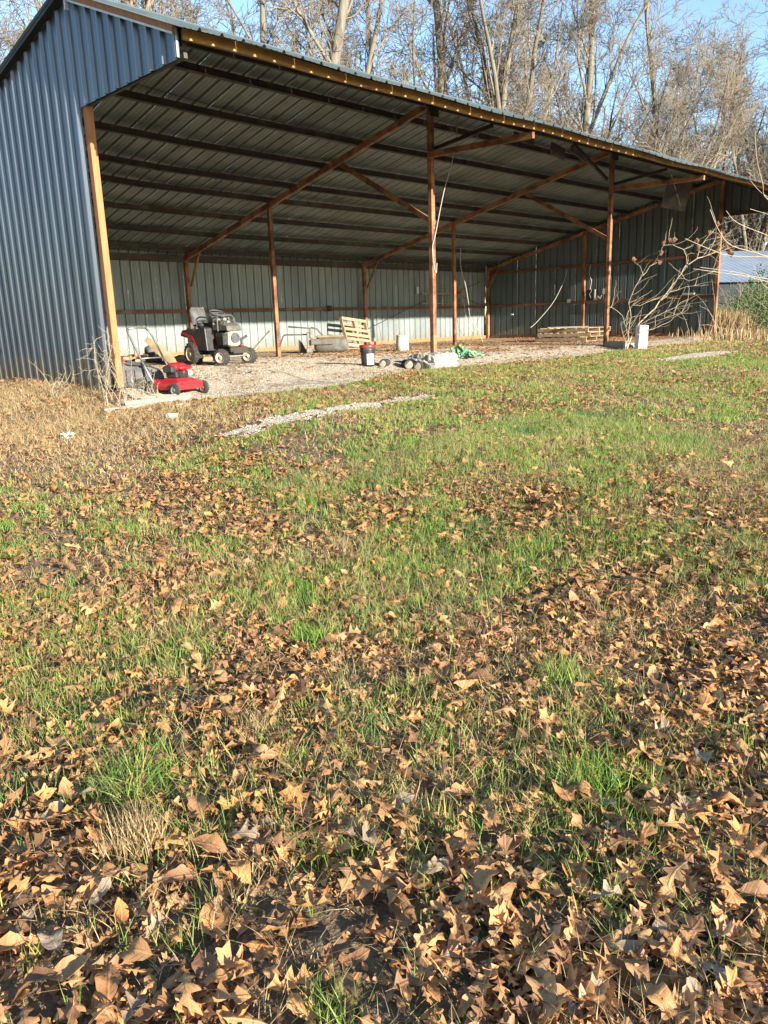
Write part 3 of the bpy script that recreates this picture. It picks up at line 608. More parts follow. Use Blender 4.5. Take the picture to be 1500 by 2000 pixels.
# weathered logs and stones at the front-left
def log(x0, y0, x1, y1, r, lab, seed):
    t = thing('weathered_log', lab, 'log'); r_ = random.Random(seed); n = 9; pts = []
    for k in range(n + 1):
        u = k / n; x, y = x0 + (x1 - x0) * u, y0 + (y1 - y0) * u
        pts.append((x + r_.uniform(-.012, .012), y + r_.uniform(-.012, .012), G(x, y) + r * .75 + r_.uniform(-.006, .006)))
    mb = MB(); mb.tube(pts, [r * r_.uniform(.88, 1.08) for _ in pts], 10); mb.build('trunk', M['log'], t)
    mb = MB()
    for k in range(3):
        a = k * 2.1; mb.tube([(p[0] + math.cos(a) * r * .0, p[1] - r * .98 * math.cos(a * .4), p[2] + r * .5 * math.sin(a)) for p in pts[1:-1]], .006, 4)
    mb.build('split', M['greywood'], t)
log(-.22, -.72, .50, -1.26, .065, 'pale weathered log lying in the grass before the red mower', 1)
log(.12, -.50, .78, -.80, .05, 'thin grey log half buried right under the mower front', 2)
log(-.62, -.82, -.12, -1.02, .04, 'short flat driftwood piece left of the pale log', 5)
rough_block('stone', (.36, -.62, G(.36, -.62) + .05), (.12, .10, .09), M['yelstone'], 'yellow stone on the gravel beside the red mower', 'stone', .4, 5, 3, .007)
rough_block('stone', (-.53, -2.5, G(-.53, -2.5) + .03), (.12, .10, .07), M['boulder'], 'lone white stone in the grass in front of the mower', 'stone', .2, 8, 3, .008)
rough_block('stone', (-1.75, -2.2, G(-1.75, -2.2) + .03), (.13, .1, .06), M['boulder'], 'tan stone on the straw before the blue wall', 'stone', .2, 9, 3, .008)
rough_block('stone', (.1, -1.75, G(.1, -1.75) + .02), (.16, .09, .05), M['boulder'], 'flat pale stone at the gravel edge below the logs', 'stone', .2, 12, 3, .008)

# ---------------------------------------------------------------- dusty bagger, pallet, buckets
bg_ = thing('bagger', 'dusty grey mower bagger with bent pipe frame near rear wall', 'mower bagger', (9.3, 6.6, 0), -.72)
mb = MB(); mb.cbox((.62, 0, .24), (1.0, .62, .42), .10); mb.build('hopper', M['dusty'], bg_, True)
mb = MB(); mb.cbox((.60, 0, .47), (.82, .5, .07), .03); mb.build('lid', M['wood'], bg_)
mb = MB(); mb.cbox((-.02, -.22, .30), (.13, .12, .62), .02); mb.cbox((.06, -.26, .58), (.10, .10, .30), .02); mb.cbox((-.02, -.22, -.0 + .10), (.18, .16, .18), .03); mb.build('bracket', M['chrome'], bg_)
mb = MB(); mb.cbox((.36, -.34, .33), (.66, .05, .17), .02); mb.build('side_plate', M['dusty'], bg_)
mb = MB(); mb.tube([(.06, -.25, .72), (-.55, -.05, .78), (-.6, 0, .78)], .022, 7); mb.tube([(.06, -.2, .74), (.22, -.2, .70), (.42, -.1, .46)], .024, 7); mb.build('top_tube', M['plastic'], bg_, True)
mb = MB(); mb.tube([(-.0, -.1, .55), (-.75, .25, .55), (-.80, .3, .50), (-.95, .35, .12), (-.98, .35, .02)], .02, 7); mb.build('bent_pipe', M['plastic'], bg_, True)
mb = MB(); mb.cbox((-.98, .35, .04), (.12, .1, .08), .02); mb.build('pipe_foot', M['plastic'], bg_)
mb = MB(); mb.prism([(-.35, .02), (-.33, .42), (-.22, .30), (-.1, .05)], .0, .05, 'y'); mb.build('deflector', M['black'], bg_)
def pallet(parent, L=1.2, W=1.0, name='slat', gaps=None, m='wood', seed=0):
    """local: x along slats, y across, z up; returns nothing"""
    r_ = random.Random(seed)
    for y in (gaps or [0, .2, .4, .6, .8]):
        mb = MB(); mb.box((L / 2 + r_.uniform(-.01, .01), y + .05, .135), (L, .10 + r_.uniform(-.01, .02), .018)); mb.build(name, M[m], parent)
    for y in (0, .42, .85):
        mb = MB(); mb.box((L / 2 + r_.uniform(-.01, .01), y + .05, .009), (L, .10, .018)); mb.build(name, M[m], parent)
    for x in (.02, L / 2, L - .02):
        mb = MB(); mb.box((x, W / 2 - .02, .072), (.04, W - .05, .106)); mb.build('stringer', M[m], parent)
p = bpy.data.objects
pal = thing('pallet', 'pale wooden pallet with missing slats leaning on the rear wall', 'pallet', (12.78, 8.88, .0))
pal.rotation_euler = (math.radians(68), .12, .06)
pallet(pal, 1.25, 1.15, gaps=[0.03, .25, .42, .62, 1.0], seed=2)
for i, (a, b, c, d) in enumerate([((10.6, 7.0, .03), (11.4, 7.6, .05), .28, .05), ((11.25, 6.9, .05), (11.9, 7.6, .04), .5, .03)]):
    t = thing('board', ['short thick board on the ground beside the dusty bagger', 'wide flat pale board on the ground below the leaning pallet'][i], 'board')
    board(t, a, b, c, d, 'wood', 'plank')
def bucket(x, y, r, h, m, lab, up=True):
    t = thing('bucket', lab, 'bucket', (x, y, G(x, y) + .012)); mb = MB()
    mb.lathe([(r * .86 if up else r, 0), (r * .90 if up else r * .97, h * .5), (r * .98 if up else r * .88, h * .86), (r if up else r * .86, h)], 22); mb.build('pail', M[m], t, True)
    return t
bk = bucket(5.29, -.04, .15, .36, 'black', 'black plastic bucket with red lid and white label')
for z in (.27, .30, .33): mb = MB(); mb.lathe([(.148, z), (.157, z + .004), (.157, z + .012), (.148, z + .016)], 22); mb.build('rim_band', M['black'], bk, True)
mb = MB(); mb.lathe([(.155, .355), (.165, .36), (.165, .40), (.155, .41), (.12, .415), (.001, .412)], 22); mb.build('lid', M['red'], bk, True)
mb = MB()
for k in range(6):
    a0 = -2.45 + k * .17; a1 = a0 + .17
    V = [(.150 * math.cos(a), .150 * math.sin(a), z) if z < .2 else (.153 * math.cos(a), .153 * math.sin(a), z) for a in (a0, a1) for z in (.03, .24)]
    mb.add([V[0], V[2], V[3], V[1]], [(0, 1, 2, 3)])
lb_ = mb.build('paper_label', M['paper'], bk)
mb = MB()
for k in range(5):
    z = .06 + k * .018; mb.add([(.1535 * math.cos(a), .1535 * math.sin(a), z + dz) for a, dz in ((-2.3, 0), (-1.75 - .1 * (k % 2), 0), (-1.75 - .1 * (k % 2), .005), (-2.3, .005))], [(0, 1, 2, 3)])
mb.lathe([(.03, 0), (.036, 0), (.036, .001), (.03, .001)], 14, (0, 0, 0), 'x')
o = mb.build('label_print', M['chrome'], lb_)
me = o.data
ring = [v for v in me.vertices][20:]
for v in ring:
    a = -2.0; v.co = Vector((.156 * math.cos(a), .156 * math.sin(a), .18)) + Vector((-math.sin(a) * v.co.y, math.cos(a) * v.co.y, v.co.z))
mb = MB(); mb.tube([(.15, 0, .33), (.19, .03, .38), (.185, 0, .43), (.1, -.1, .44), (-.05, -.18, .36), (-.15, -.06, .33)], .004, 4); mb.build('bail_handle', M['chrome'], bk)
wb = bucket(10.77, 4.25, .19, .42, 'wbucket', 'upturned white bucket stained with yellow rust inside the shed', False)
mb = MB(); mb.lathe([(.168, .40), (.172, .41), (.172, .44), (.16, .44), (.001, .445)], 22); mb.build('rim_band', M['wbucket'], wb, True)
t = thing('tyre', 'small black tyre standing just behind the white bucket', 'tyre', (11.5, 4.7, .10)); mb = MB()
mb.lathe([(.05, -.04), (.09, -.045), (.105, 0), (.09, .045), (.05, .04)], 16, (0, 0, 0), 'y'); mb.build('tread', M['rubber'], t, True); mb = MB(); mb.lathe([(.05, -.03), (.05, .03)], 12, (0, 0, 0), 'y'); mb.build('hub', M['chrome'], t)
# firewood rounds between bucket and footing
for i, (x, y, r, a, lab) in enumerate([(5.65, -.16, .085, .5, 'charred black wood chunk lying right of the bucket'), (6.02, -.42, .10, 1.0, 'dark short log with pale cut end left of the concrete block'), (6.2, -.62, .09, .4, 'dark short log touching the left end of concrete block')]):
    t = thing('firewood', lab, 'firewood', (x, y, G(x, y) + r * .8), a); mb = MB()
    mb.tube([(-.16, 0, 0), (-.05, .01, .01), (.07, 0, 0), (.15, 0, .01)], [r * .95, r, r * .93, r * .9], 11); mb.build('bark', M['rubber'], t)
    mb = MB(); mb.lathe([(r * .8, -.165), (.001, -.166)], 11, (0, 0, 0), 'x'); mb.lathe([(r * .8, .157), (.001, .158)], 11, (0, 0, .01), 'x'); mb.build('cut_end', M['greywood'], t)
# rope pile
rp = thing('rope_pile', 'tangled heap of thick green and yellow rope beside the concrete block', 'rope', (8.0, -.12, -.03))
rr = random.Random(3)
for k in range(9):
    a = rr.uniform(0, 6.28); pts = []; x, y = rr.uniform(-.2, .35), rr.uniform(-.2, .2)
    for j in range(9):
        pts.append((x, y, .05 + .26 * abs(math.sin(j * .7 + k)) * math.exp(-((x - .05) ** 2 + y * y) / .12))); a += rr.uniform(-.9, .9); x += .10 * math.cos(a); y += .07 * math.sin(a); x = min(max(x, -.4), .6); y = min(max(y, -.3), .3)
    mb = MB(); mb.tube(pts, .028, 7); mb.build('strand', M['greenrope'], rp, True)

# ---------------------------------------------------------------- stacked pallets
for i in range(3):
    t = thing('pallet', ['dark weathered pallet at the bottom of the stack by end wall', 'weathered pallet in the middle of the stack by end wall', 'weathered pallet on top of the stack by end wall'][i], 'pallet', (17.05 + .05 * i, 2.05 - .12 * (i % 2), .012 + .147 * i), .10 + [.0, .05, -.04][i], 'pallets stacked by the end wall')
    pallet(t, 1.6, 1.9, gaps=[0, .22, .44, .66, .9, 1.15, 1.4, 1.75], m='wood', seed=10 + i)
t = thing('loose_board', 'dark board lying loose on top of the pallet stack', 'board', (17.3, 2.3, .475), .5); mb = MB(); mb.box((0, .5, .012), (.14, 1.3, .022)); mb.build('plank', M['greywood'], t)
# white metal panel leaning in the grass
wp = thing('metal_cabinet', 'narrow white metal cabinet standing tilted in grass before shrub', 'cabinet', (14.35, -1.25, G(14.4, -1.25)), -.25)
wp.rotation_euler = (0, .05, -.25)
mb = MB(); mb.cbox((0, .06, .33), (.33, .16, .64), .008); mb.build('case', M['white'], wp)
mb = MB(); mb.cbox((.0, -.025, .34), (.28, .012, .57), .005); dd = mb.build('door', M['white'], wp)
mb = MB(); mb.box((.08, -.036, .53), (.02, .012, .02)); mb.box((-.08, -.036, .06), (.03, .012, .02)); mb.build('handle', M['black'], dd)
for z in (.16, .32, .46): mb = MB(); mb.box((-.02, -.0335, z), (.15, .006, .006)); mb.build('vent', M['chrome'], dd)
# small rubble near the shrub base
for i, (x, y, s_, lab) in enumerate([(14.75, -.72, .13, 'broken dark stone between shrub and white cabinet'), (14.3, -.95, .10, 'small upright wood stub left of the white cabinet'), (15.0, -.75, .11, 'brown stone close to the shrub base')]):
    rough_block('rubble', (x, y, G(x, y) + .06), (s_, s_ * .8, .16 if i == 1 else .11), M['greywood' if i == 1 else 'block'], lab, 'rubble', i, 20 + i, 3, .01)
# hanging board under the eave
hb = MB(); hb.box((0, 0, 0), (.02, .68, .90)); o = hb.build('tin_sheet', M['dusty'], None); o.location = (17.3, -.6, 4.16); o.rotation_euler = (.25, .12, .55); tag(o, 'rectangular grey panel hanging aslant under the right eave', 'panel')
# dark scraps hanging at the broken eave joint
for i, (x, y, z, a, b) in enumerate([(8.1, -1.75, 4.22, .7, .16), (9.3, -1.75, 4.13, .55, .24), (10.1, -1.75, 4.17, .7, .13)]):
    hb = MB(); hb.box((0, 0, 0), (a, .02, b)); o = hb.build('scrap_panel', M['rustp'], None); o.location = (x, y, z); o.rotation_euler = (0, .12 * i, .05); tag(o, ['dark flat scrap under the eave right of the centre post', 'larger dark scrap panel hanging under the eave middle', 'dark flat scrap under the eave nearest the right post'][i], 'scrap panel')
# electrical fittings on the end wall
eb = thing('electrical_box', 'open black and white electrical box on the end wall girt', 'electrical box', (L3 - .1, 4.75, 1.42), 0)
mb = MB(); mb.cbox((0, 0, .17), (.14, .34, .40), .01); mb.build('case', M['black'], eb)
mb = MB(); mb.box((-.08, -.20, .17), (.02, .05, .40)); mb.build('door', M['white'], eb)
mb = MB(); mb.tube([(-.08, -.05, .05), (-.1, .02, .2), (-.09, -.06, .3), (-.06, .0, .45), (-.03, -.02, .75)], .009, 4); mb.tube([(-.08, -.3, .0), (-.12, -.36, .12), (-.1, -.45, .02), (-.08, -.5, .15)], .012, 4); mb.build('cable', M['cord'], eb)
sb = MB(); sb.cbox((0, 0, 0), (.08, .14, .2), .01); o = sb.build('junction_box', M['white'], None); o.location = (L3 - .06, 4.2, 1.7); tag(o, 'small grey box right of the open electrical box', 'junction box')
sb = MB(); sb.cbox((0, 0, 0), (.10, .12, .14), .01); o = sb.build('junction_box', M['white'], None); o.location = (L3 - .06, 5.75, 1.42); tag(o, 'small pale box on the girt left of the electrical box', 'junction box')
sb = MB(); sb.cbox((0, 0, 0), (.14, .42, .07), .01); o = sb.build('wood_block', M['trim'], None); o.location = (L3 + .01, .95, 1.452); tag(o, 'small white block lying on the middle girt of end wall', 'wood block')
sb = MB(); sb.cbox((0, 0, 0), (.11, .05, .26), .01); o = sb.build('junction_box', M['white'], None); o.location = (17.55, D - .02, 2.0); tag(o, 'pale upright box on rear wall behind the centre post', 'junction box')
sb = MB(); sb.cbox((0, 0, 0), (.05, .14, .06), .01); o = sb.build('junction_box', M['white'], None); o.location = (L3 + .04, 8.55, .98); tag(o, 'tiny white box low on the end wall near the corner', 'junction box')
# ladder hung on the rear wall
ld = thing('ladder', 'grey ladder hanging sideways on the rear wall above the girt', 'ladder', (18.0, D - .05, 1.47))
for z, nm in ((.02, 'rail'), (.40, 'rail')): mb = MB(); mb.box((1.1, 0, z), (2.7, .035, .05)); mb.build('rail', M['greywood'], ld)
for k in range(8): mb = MB(); mb.box((.0 + k * .32, 0, .21), (.035, .03, .33)); mb.build('rung', M['greywood'], ld)
# tools hung near it
tk = thing('pulley', 'rusty brown pulley hanging on the rear wall right of ladder', 'pulley', (19.9, D - .15, 1.95))
mb = MB(); mb.lathe([(.09, -.03), (.11, -.02), (.08, 0), (.11, .02), (.09, .03)], 14, (0, 0, 0), 'y'); mb.build('wheel', M['rust'], tk); mb = MB(); mb.cbox((0, 0, .12), (.1, .05, .22), .01); mb.cbox((-.02, 0, -.16), (.14, .06, .18), .02); mb.build('housing', M['greywood'], tk)
for p_, q_, lab in (((14.0, D - .02, .35), (17.9, D - .02, 1.6), 'long thin rod leaning across the rear wall behind centre post'), ((20.3, D - .03, 1.75), (21.8, D - .03, 1.35), 'short dark strut running down to the rear right corner'), ((19.3, D - .03, 1.8), (21.6, D - .03, 2.4), 'dark strut rising toward the rear right corner')):
    mb = MB(); mb.tube([p_, q_], .012, 5); o = mb.build('steel_rod', M['dcord'], None); tag(o, lab, 'rod')
# hanging cords
def cord(pts, r, m, lab, n=4):
    P = [Vector(p) for p in pts]; out = []
    for i in range(len(P) - 1):
        a, b, c, d = P[max(i - 1, 0)], P[i], P[i + 1], P[min(i + 2, len(P) - 1)]
        for k in range(5):
            t = k / 5; out.append(.5 * ((2 * b) + (c - a) * t + (2 * a - 5 * b + 4 * c - d) * t * t + (3 * b - a - 3 * c + d) * t ** 3))
    out.append(P[-1]); mb = MB(); mb.tube(out, r, n); o = mb.build('cord', M[m], None, True); return tag(o, lab, 'cord')
cord([(B + .55, -.3, 4.9), (B + .42, -.25, 4.1), (B + .22, -.15, 3.4), (B + .02, -.09, 2.6), (B - .08, -.08, 2.3), (B - .04, -.08, 1.95), (B + .03, -.075, 1.8), (B + .06, -.075, 2.0)], .009, 'cord', 'pale cord looping down along the centre front post')
cord([(2 * B + .35, MID, 3.1), (2 * B + .35, MID, 2.5), (2 * B + .6, MID, 1.9), (2 * B + .75, MID, 1.3)], .012, 'cord', 'pale cord hanging right of the second inner post, upper piece')
cord([(2 * B + .62, MID - .1, 1.2), (2 * B + .85, MID, .85), (2 * B + 1.25, MID, .45), (2 * B + 1.5, MID, .05)], .012, 'cord', 'pale cord trailing to the floor behind the centre post')
cord([(20.0, D - .3, 1.7), (20.1, D - .35, 1.0), (20.2, D - .4, .6), (20.5, D - .5, .3)], .012, 'cord', 'thin pale cord hanging below the pulley')
cord([(L3 - .5, 5.6, 2.6), (L3 - .5, 5.7, 2.2), (L3 - .9, 5.9, 1.4), (L3 - 1.5, 6.2, .7), (L3 - 2.0, 6.2, .45)], .012, 'cord', 'pale cord slanting down to the stacked pallets')
cord([(L3 - .2, 4.75, 2.7), (L3 - .2, 4.8, 2.4), (L3 - .2, 4.7, 2.1), (L3 - .2, 4.75, 1.8)], .012, 'cord', 'pale cord hanging over the electrical box')

# ---------------------------------------------------------------- neighbour building at far right
nb = thing('neighbour_shed', 'low shed with pale blue metal roof among bushes at right', 'shed', (0, 0, 0))
def camdir(px, py=600):
    d = camF + camR * (px - 750) / F_PX + camU * (1000 - py) / F_PX; d = d / math.hypot(d[0], d[1]); return d
dc = camdir(1560); cx_, cy_ = CX + dc[0] * 44, CY + dc[1] * 44
nr = Vector((.86, -.51, 0)); nf = Vector((.51, .86, 0)); base = Vector((cx_, cy_, 0))
def NP(a, b, z): return tuple(base + nr * a + nf * b + Vector((0, 0, z)))
for k in range(18):
    a0 = -9 + k; mb = MB()
    for j in range(3):
        aa, ab = a0 + j / 3, a0 + (j + 1) / 3
        mb.add([NP(aa, -.3, 2.15), NP(ab - .06, -.3, 2.15), NP(ab - .06, 4.6, 3.95), NP(aa, 4.6, 3.95)], [(0, 1, 2, 3)])
        mb.add([NP(ab - .06, -.3, 2.15), NP(ab - .03, -.3, 2.165), NP(ab - .03, 4.6, 3.965), NP(ab - .06, 4.6, 3.95), NP(ab, -.3, 2.15), NP(ab, 4.6, 3.95)], [(0, 1, 2, 3), (1, 4, 5, 2)])
    mb.build('roof_sheet', M['nroof'], nb)
    mb = MB(); mb.add([NP(a0, 0, -.2), NP(a0 + .97, 0, -.2), NP(a0 + .97, 0, 2.2), NP(a0, 0, 2.2), NP(a0 + .97, .04, -.2), NP(a0 + 1, .04, -.2), NP(a0 + 1, .04, 2.2), NP(a0 + .97, .04, 2.2)], [(0, 1, 2, 3), (4, 5, 6, 7), (1, 4, 7, 2)]); mb.build('wall_sheet', M['nwall'], nb)
mb = MB(); mb.add([NP(-9, 0, 0), NP(-9, 4.6, 0), NP(-9, 4.6, 3.9), NP(-9, 0, 2.2), NP(9, 0, 0), NP(9, 4.6, 0), NP(9, 4.6, 3.9), NP(9, 0, 2.2)], [(0, 1, 2, 3), (4, 5, 6, 7), (1, 5, 6, 2)]); mb.build('end_wall', M['nwall'], nb)

#@@VEG@@
# ---------------------------------------------------------------- fallen leaves
def leaf_proto(rng, kind, hi=True):
    """an oak leaf as a bent grid; returns V, F(quads), UV"""
    L = 1.0; cols = 7 if hi else 3
    if kind == 'oak':
        if hi:
            v = np.array([0, .07, .15, .22, .31, .39, .46, .55, .63, .70, .78, .85, .91, 1.])
            A = np.array([.010, .05, .13, .20, .07, .07, .30, .33, .09, .09, .25, .22, .08, .03])
            fl0 = np.array([0, .0, .05, .04, 0, 0, .09, .06, 0, 0, .10, .08, .03, 0])
        else:
            v = np.array([0, .12, .24, .36, .5, .62, .76, .88, 1.]); A = np.array([.012, .10, .19, .07, .33, .09, .25, .10, .03]); fl0 = np.array([0, 0, .05, 0, .07, 0, .08, 0, 0])
        wide = rng.uniform(.6, 1.05)
        wl = A * rng.uniform(.72, 1.2, len(A)) * wide; wr = A * rng.uniform(.72, 1.2, len(A)) * wide; fl = fl0 / .3
    else:
        v = np.linspace(0, 1, 12 if hi else 7); env = .24 * np.sin(PI * np.clip(v, 0.02, .98)) ** .8; wl = env * rng.uniform(.85, 1.1, len(v)); wr = env * rng.uniform(.85, 1.1, len(v)); fl = np.zeros(len(v)); wl[0] = wr[0] = .012
    n = len(v)
    us = np.linspace(-1, 1, cols); V = []; UV = []
    cross = rng.uniform(-1.5, 3.0); lon = rng.uniform(-1.4, 2.0); tw = rng.uniform(-1.3, 1.3); rip = rng.uniform(0, 6.28); ra = rng.uniform(.02, .07); fold = rng.uniform(-.1, .45)
    for i, t in enumerate(v):
        for u in us:
            wv = (wl[i] if u < 0 else wr[i]); x = u * wv; y = t * L + fl[i] * abs(x)
            V.append((x, y)); UV.append((.5 + x, t))
    V = np.array(V); x, y = V[:, 0], V[:, 1] - .45
    # bend: cross curl around y axis, longitudinal curl
    sk = rng.uniform(-.25, .25); x = x + sk * y * y
    z = np.clip(cross * x ** 2, -.3, .34) + fold * np.abs(x) + lon * .35 * y ** 2 + lon * .3 * y ** 3 + tw * x * y + ra * np.sin(9 * y + rip + 7 * x) * np.clip(np.abs(x) * 6, 0, 1) + .35 * ra * np.sin(23 * y + 13 * x + rip)
    P = np.stack([x * (1 - np.clip(.8 * abs(cross) * x ** 2, 0, .45)) / math.sqrt(1 + fold * fold * .6), y * (1 - .12 * abs(lon)), z], -1)
    idx = np.arange(n * cols).reshape(n, cols); F = np.stack([idx[:-1, :-1], idx[:-1, 1:], idx[1:, 1:], idx[1:, :-1]], -1).reshape(-1, 4)
    if hi:   # stalk
        b = len(P); p0 = P[3]; st = np.array([p0 + (-.006, 0, 0), p0 + (.006, 0, 0), p0 + (.005, -.16, .02), p0 + (-.005, -.16, .02)])
        P = np.vstack([P, st]); UV += [(.5, 0)] * 4; F = np.vstack([F, [[b, b + 1, b + 2, b + 3]]])
    P[:, 2] -= P[:, 2].min()
    return P, F, np.array(UV)
lr = np.random.default_rng(5)
HI = [leaf_proto(lr, 'oak' if i % 4 else 'plain', True) for i in range(30)]
LO = [leaf_proto(lr, 'oak' if i % 3 else 'plain', False) for i in range(24)]
def leaf_density(x, y):
    """leaves per m2, by place"""
    dist = np.hypot(x - CX, y - CY); n1 = fbm(x, y, 1.1); n2 = fbm(x + 30, y, .45)
    d = 950 - 650 * ss(3.0, 9.0, dist)
    d = d * (.52 + .85 * ss(.40, .58, n1)) * (.65 + .6 * ss(.38, .6, n2))
    right = ss(-1.5, 3, (x - CX) * .71 - (y - CY) * .70)          # the right side of the lawn is greener
    d *= 1 - .36 * right * ss(2.6, 5.5, dist); d *= 1 - .30 * ss(5.5, 9, dist)
    d *= 1 - .55 * ss(-5.6, -3.6, y) * ss(5, .0, x)            # straw by the gravel
    pad = pad_mask(x, y)
    dp = 22 + 80 * ss(.52, .64, fbm(x, y, 1.6)) * ss(-1.2, 1.5, y) + 120 * ss(7.0, 9.5, x) * ss(5.5, 1, np.abs(y - 2.5)) * (.4 + ss(.4, .6, fbm(x, y, .9))) + 60 * ss(1.2, .2, np.hypot((x - 5.6) / 1.6, (y + .7) / .6))
    d = np.where(pad, dp, d)
    d = np.where(strip_mask(x, y) | strip_mask(x, y + .1), 4, d)
    d = np.where((x < .2) & (y > -2.4) & (x > -3.5) & (y < 4), 130, d)      # drift along the blue wall
    for a_, b_, c_ in TUFTS: d = d * (.12 + .88 * ss(c_ * .7, c_ * 1.3, np.hypot(x - a_, y - b_)))
    d = np.where((x < 0.05) & (y > 4.0), 0, d)
    return d
TUFTS = [(-4.56, -9.24, .10), (-4.40, -8.95, .13), (-3.25, -10.05, .13), (-3.20, -8.45, .10), (-2.65, -9.55, .12), (-4.52, -10.12, .06), (-3.9, -8.95, .06)]
xs = []; 
for (x0, x1, y0, y1, dm) in ((-7.5, 1.5, -12, -6.2, 1350), (-8, 10, -6.2, -1, 520), (-4, 0, -1, 4, 180), (0, 22, -1, 9.8, 260), (1.5, 12, -12, -6.2, 330), (10, 26, -6.2, -1, 110)):
    n = int((x1 - x0) * (y1 - y0) * dm); x = lr.uniform(x0, x1, n); y = lr.uniform(y0, y1, n)
    k = lr.random(n) < leaf_density(x, y) / dm; x, y = x[k], y[k]; z = GN(x, y); v, dz, u_, v_ = in_view(x, y, z); xs.append(np.stack([x[v], y[v], z[v]], -1))
LP = np.vstack(xs); n = len(LP)
pad = pad_mask(LP[:, 0], LP[:, 1])
k_shade = lr.random(n)
zoff = lr.uniform(.0, .042, n) * np.where(pad, .25, 1)
_, dz, u_, v_ = in_view(LP[:, 0], LP[:, 1], LP[:, 2])
size = lr.uniform(.055, .135, n) * lr.choice([1, .55], n, p=[.66, .34]) * np.where(dz > 3, .95, 1) * np.where(lr.random(n) < .10, 1.15, 1)
yaw = lr.uniform(0, 6.28, n); tx = lr.normal(0, .20, n) * np.where(pad, .5, 1); ty = lr.normal(0, .22, n) * np.where(pad, .5, 1); flip = lr.random(n) < .4
def leaf_xf(P, i):
    s_ = size[i]; Q = P * s_
    if flip[i]: Q = Q * (1, 1, -1); Q[:, 2] -= Q[:, 2].min()
    a, b, c = tx[i], ty[i], yaw[i]
    Rx = np.array([[1, 0, 0], [0, math.cos(a), -math.sin(a)], [0, math.sin(a), math.cos(a)]]); Ry = np.array([[math.cos(b), 0, math.sin(b)], [0, 1, 0], [-math.sin(b), 0, math.cos(b)]])
    Rz = np.array([[math.cos(c), -math.sin(c), 0], [math.sin(c), math.cos(c), 0], [0, 0, 1]]); Q = Q @ (Rz @ Rx @ Ry).T
    return Q - (0, 0, Q[:, 2].min() * .75)
infr = (u_ > -20) & (u_ < 1520) & (v_ < 2010)
score = dz / size * .06 - zoff * 22 + (~infr) * 1e6
order = np.argsort(score); single = set(order[:300].tolist())
# 300 nearest leaves: objects of their own, sharing 26 leaf shapes x colours
kinds = [('leaf', 'tan', 'tan brown dead oak leaf curled in the foreground litter', 'tan leaves in the foreground'),
         ('leaf_orange', 'orange', 'orange brown dead oak leaf lying in the foreground litter', 'orange brown leaves in the foreground'),
         ('leaf_grey', 'grey', 'dull greyish brown dead leaf lying in the foreground litter', 'greyish leaves in the foreground'),
         ('leaf_dark', 'dark', 'dark brown dead leaf lying in the foreground litter', 'dark brown leaves in the foreground')]
cache = {}
for i in order[:300]:
    ki = int(lr.choice(4, p=[.56, .20, .13, .11])); pi = int(lr.integers(len(HI)))
    if (ki, pi) not in cache:
        P, F, UV = HI[pi]; cache[(ki, pi)] = fast_mesh('fallen_leaf', P, F, M[kinds[ki][0]], True, uv=UV)
    o = link('fallen_leaf', cache[(ki, pi)]); s_ = size[i] * 1.12
    e = Matrix.Translation((LP[i, 0], LP[i, 1], LP[i, 2] + zoff[i] + .006)) @ Matrix.Rotation(yaw[i], 4, 'Z') @ Matrix.Rotation(tx[i] * .8, 4, 'X') @ Matrix.Rotation(ty[i] * .8, 4, 'Y') @ Matrix.Diagonal((s_, s_, -s_ if flip[i] and False else s_, 1))
    o.matrix_world = e; tag(o, kinds[ki][2], 'leaf', kinds[ki][3])
def leaf_stuff(name, sel, protos, m, lab):
    VV, FF, UU = [], [], []; off = 0
    for i in sel:
        P, F, UV = protos[int(lr.integers(len(protos)))]
        Q = leaf_xf(P, i) + LP[i] + (0, 0, zoff[i]); VV.append(Q); FF.append(F + off); UU.append(UV); off += len(P)
    o = link(name, fast_mesh(name, np.vstack(VV), np.vstack(FF), m, True, uv=np.vstack(UU))); return tag(o, lab, 'leaves', kind='stuff')
rest = np.array([i for i in range(n) if i not in single]); near = rest[dz[rest] < 4.2]; far = rest[dz[rest] >= 4.2]
leaf_stuff('leaf_litter', near, HI, M['leaf'], 'thick litter of brown oak leaves over the near lawn')
leaf_stuff('leaf_litter', far, LO, M['leaf'], 'brown leaves scattered over the far lawn and shed floor')
# crumbled leaf scraps between the leaves
nf = 42000; fx_ = np.concatenate([lr.uniform(-7, 1, nf // 2), lr.uniform(-8, 9, nf // 2)]); fy_ = np.concatenate([lr.uniform(-11.5, -7, nf // 2), lr.uniform(-8, -1.2, nf // 2)])
fz_ = GN(fx_, fy_); vv_, fdz, _, _ = in_view(fx_, fy_, fz_); vv_ &= ~pad_mask(fx_, fy_) & ~strip_mask(fx_, fy_); fx_, fy_, fz_ = fx_[vv_], fy_[vv_], fz_[vv_]; nf = len(fx_)
a_ = lr.normal(0, 1, (nf, 3)) * (1, 1, .35); a_ /= np.linalg.norm(a_, axis=1, keepdims=True); b_ = np.cross(a_, lr.normal(0, 1, (nf, 3)) * .35 + (0, 0, 1)); b_ /= np.linalg.norm(b_, axis=1, keepdims=True)
s_ = lr.uniform(.008, .028, (nf, 1)); c_ = np.stack([fx_, fy_, fz_ + lr.uniform(.004, .02, nf)], -1); nn_ = np.cross(a_, b_)
VQ = np.stack([c_ - a_ * s_, c_ + b_ * s_ * .6 + nn_ * s_ * .2, c_ + a_ * s_ * 1.1, c_ - b_ * s_ * .5 + nn_ * s_ * .3], 1).reshape(-1, 3)
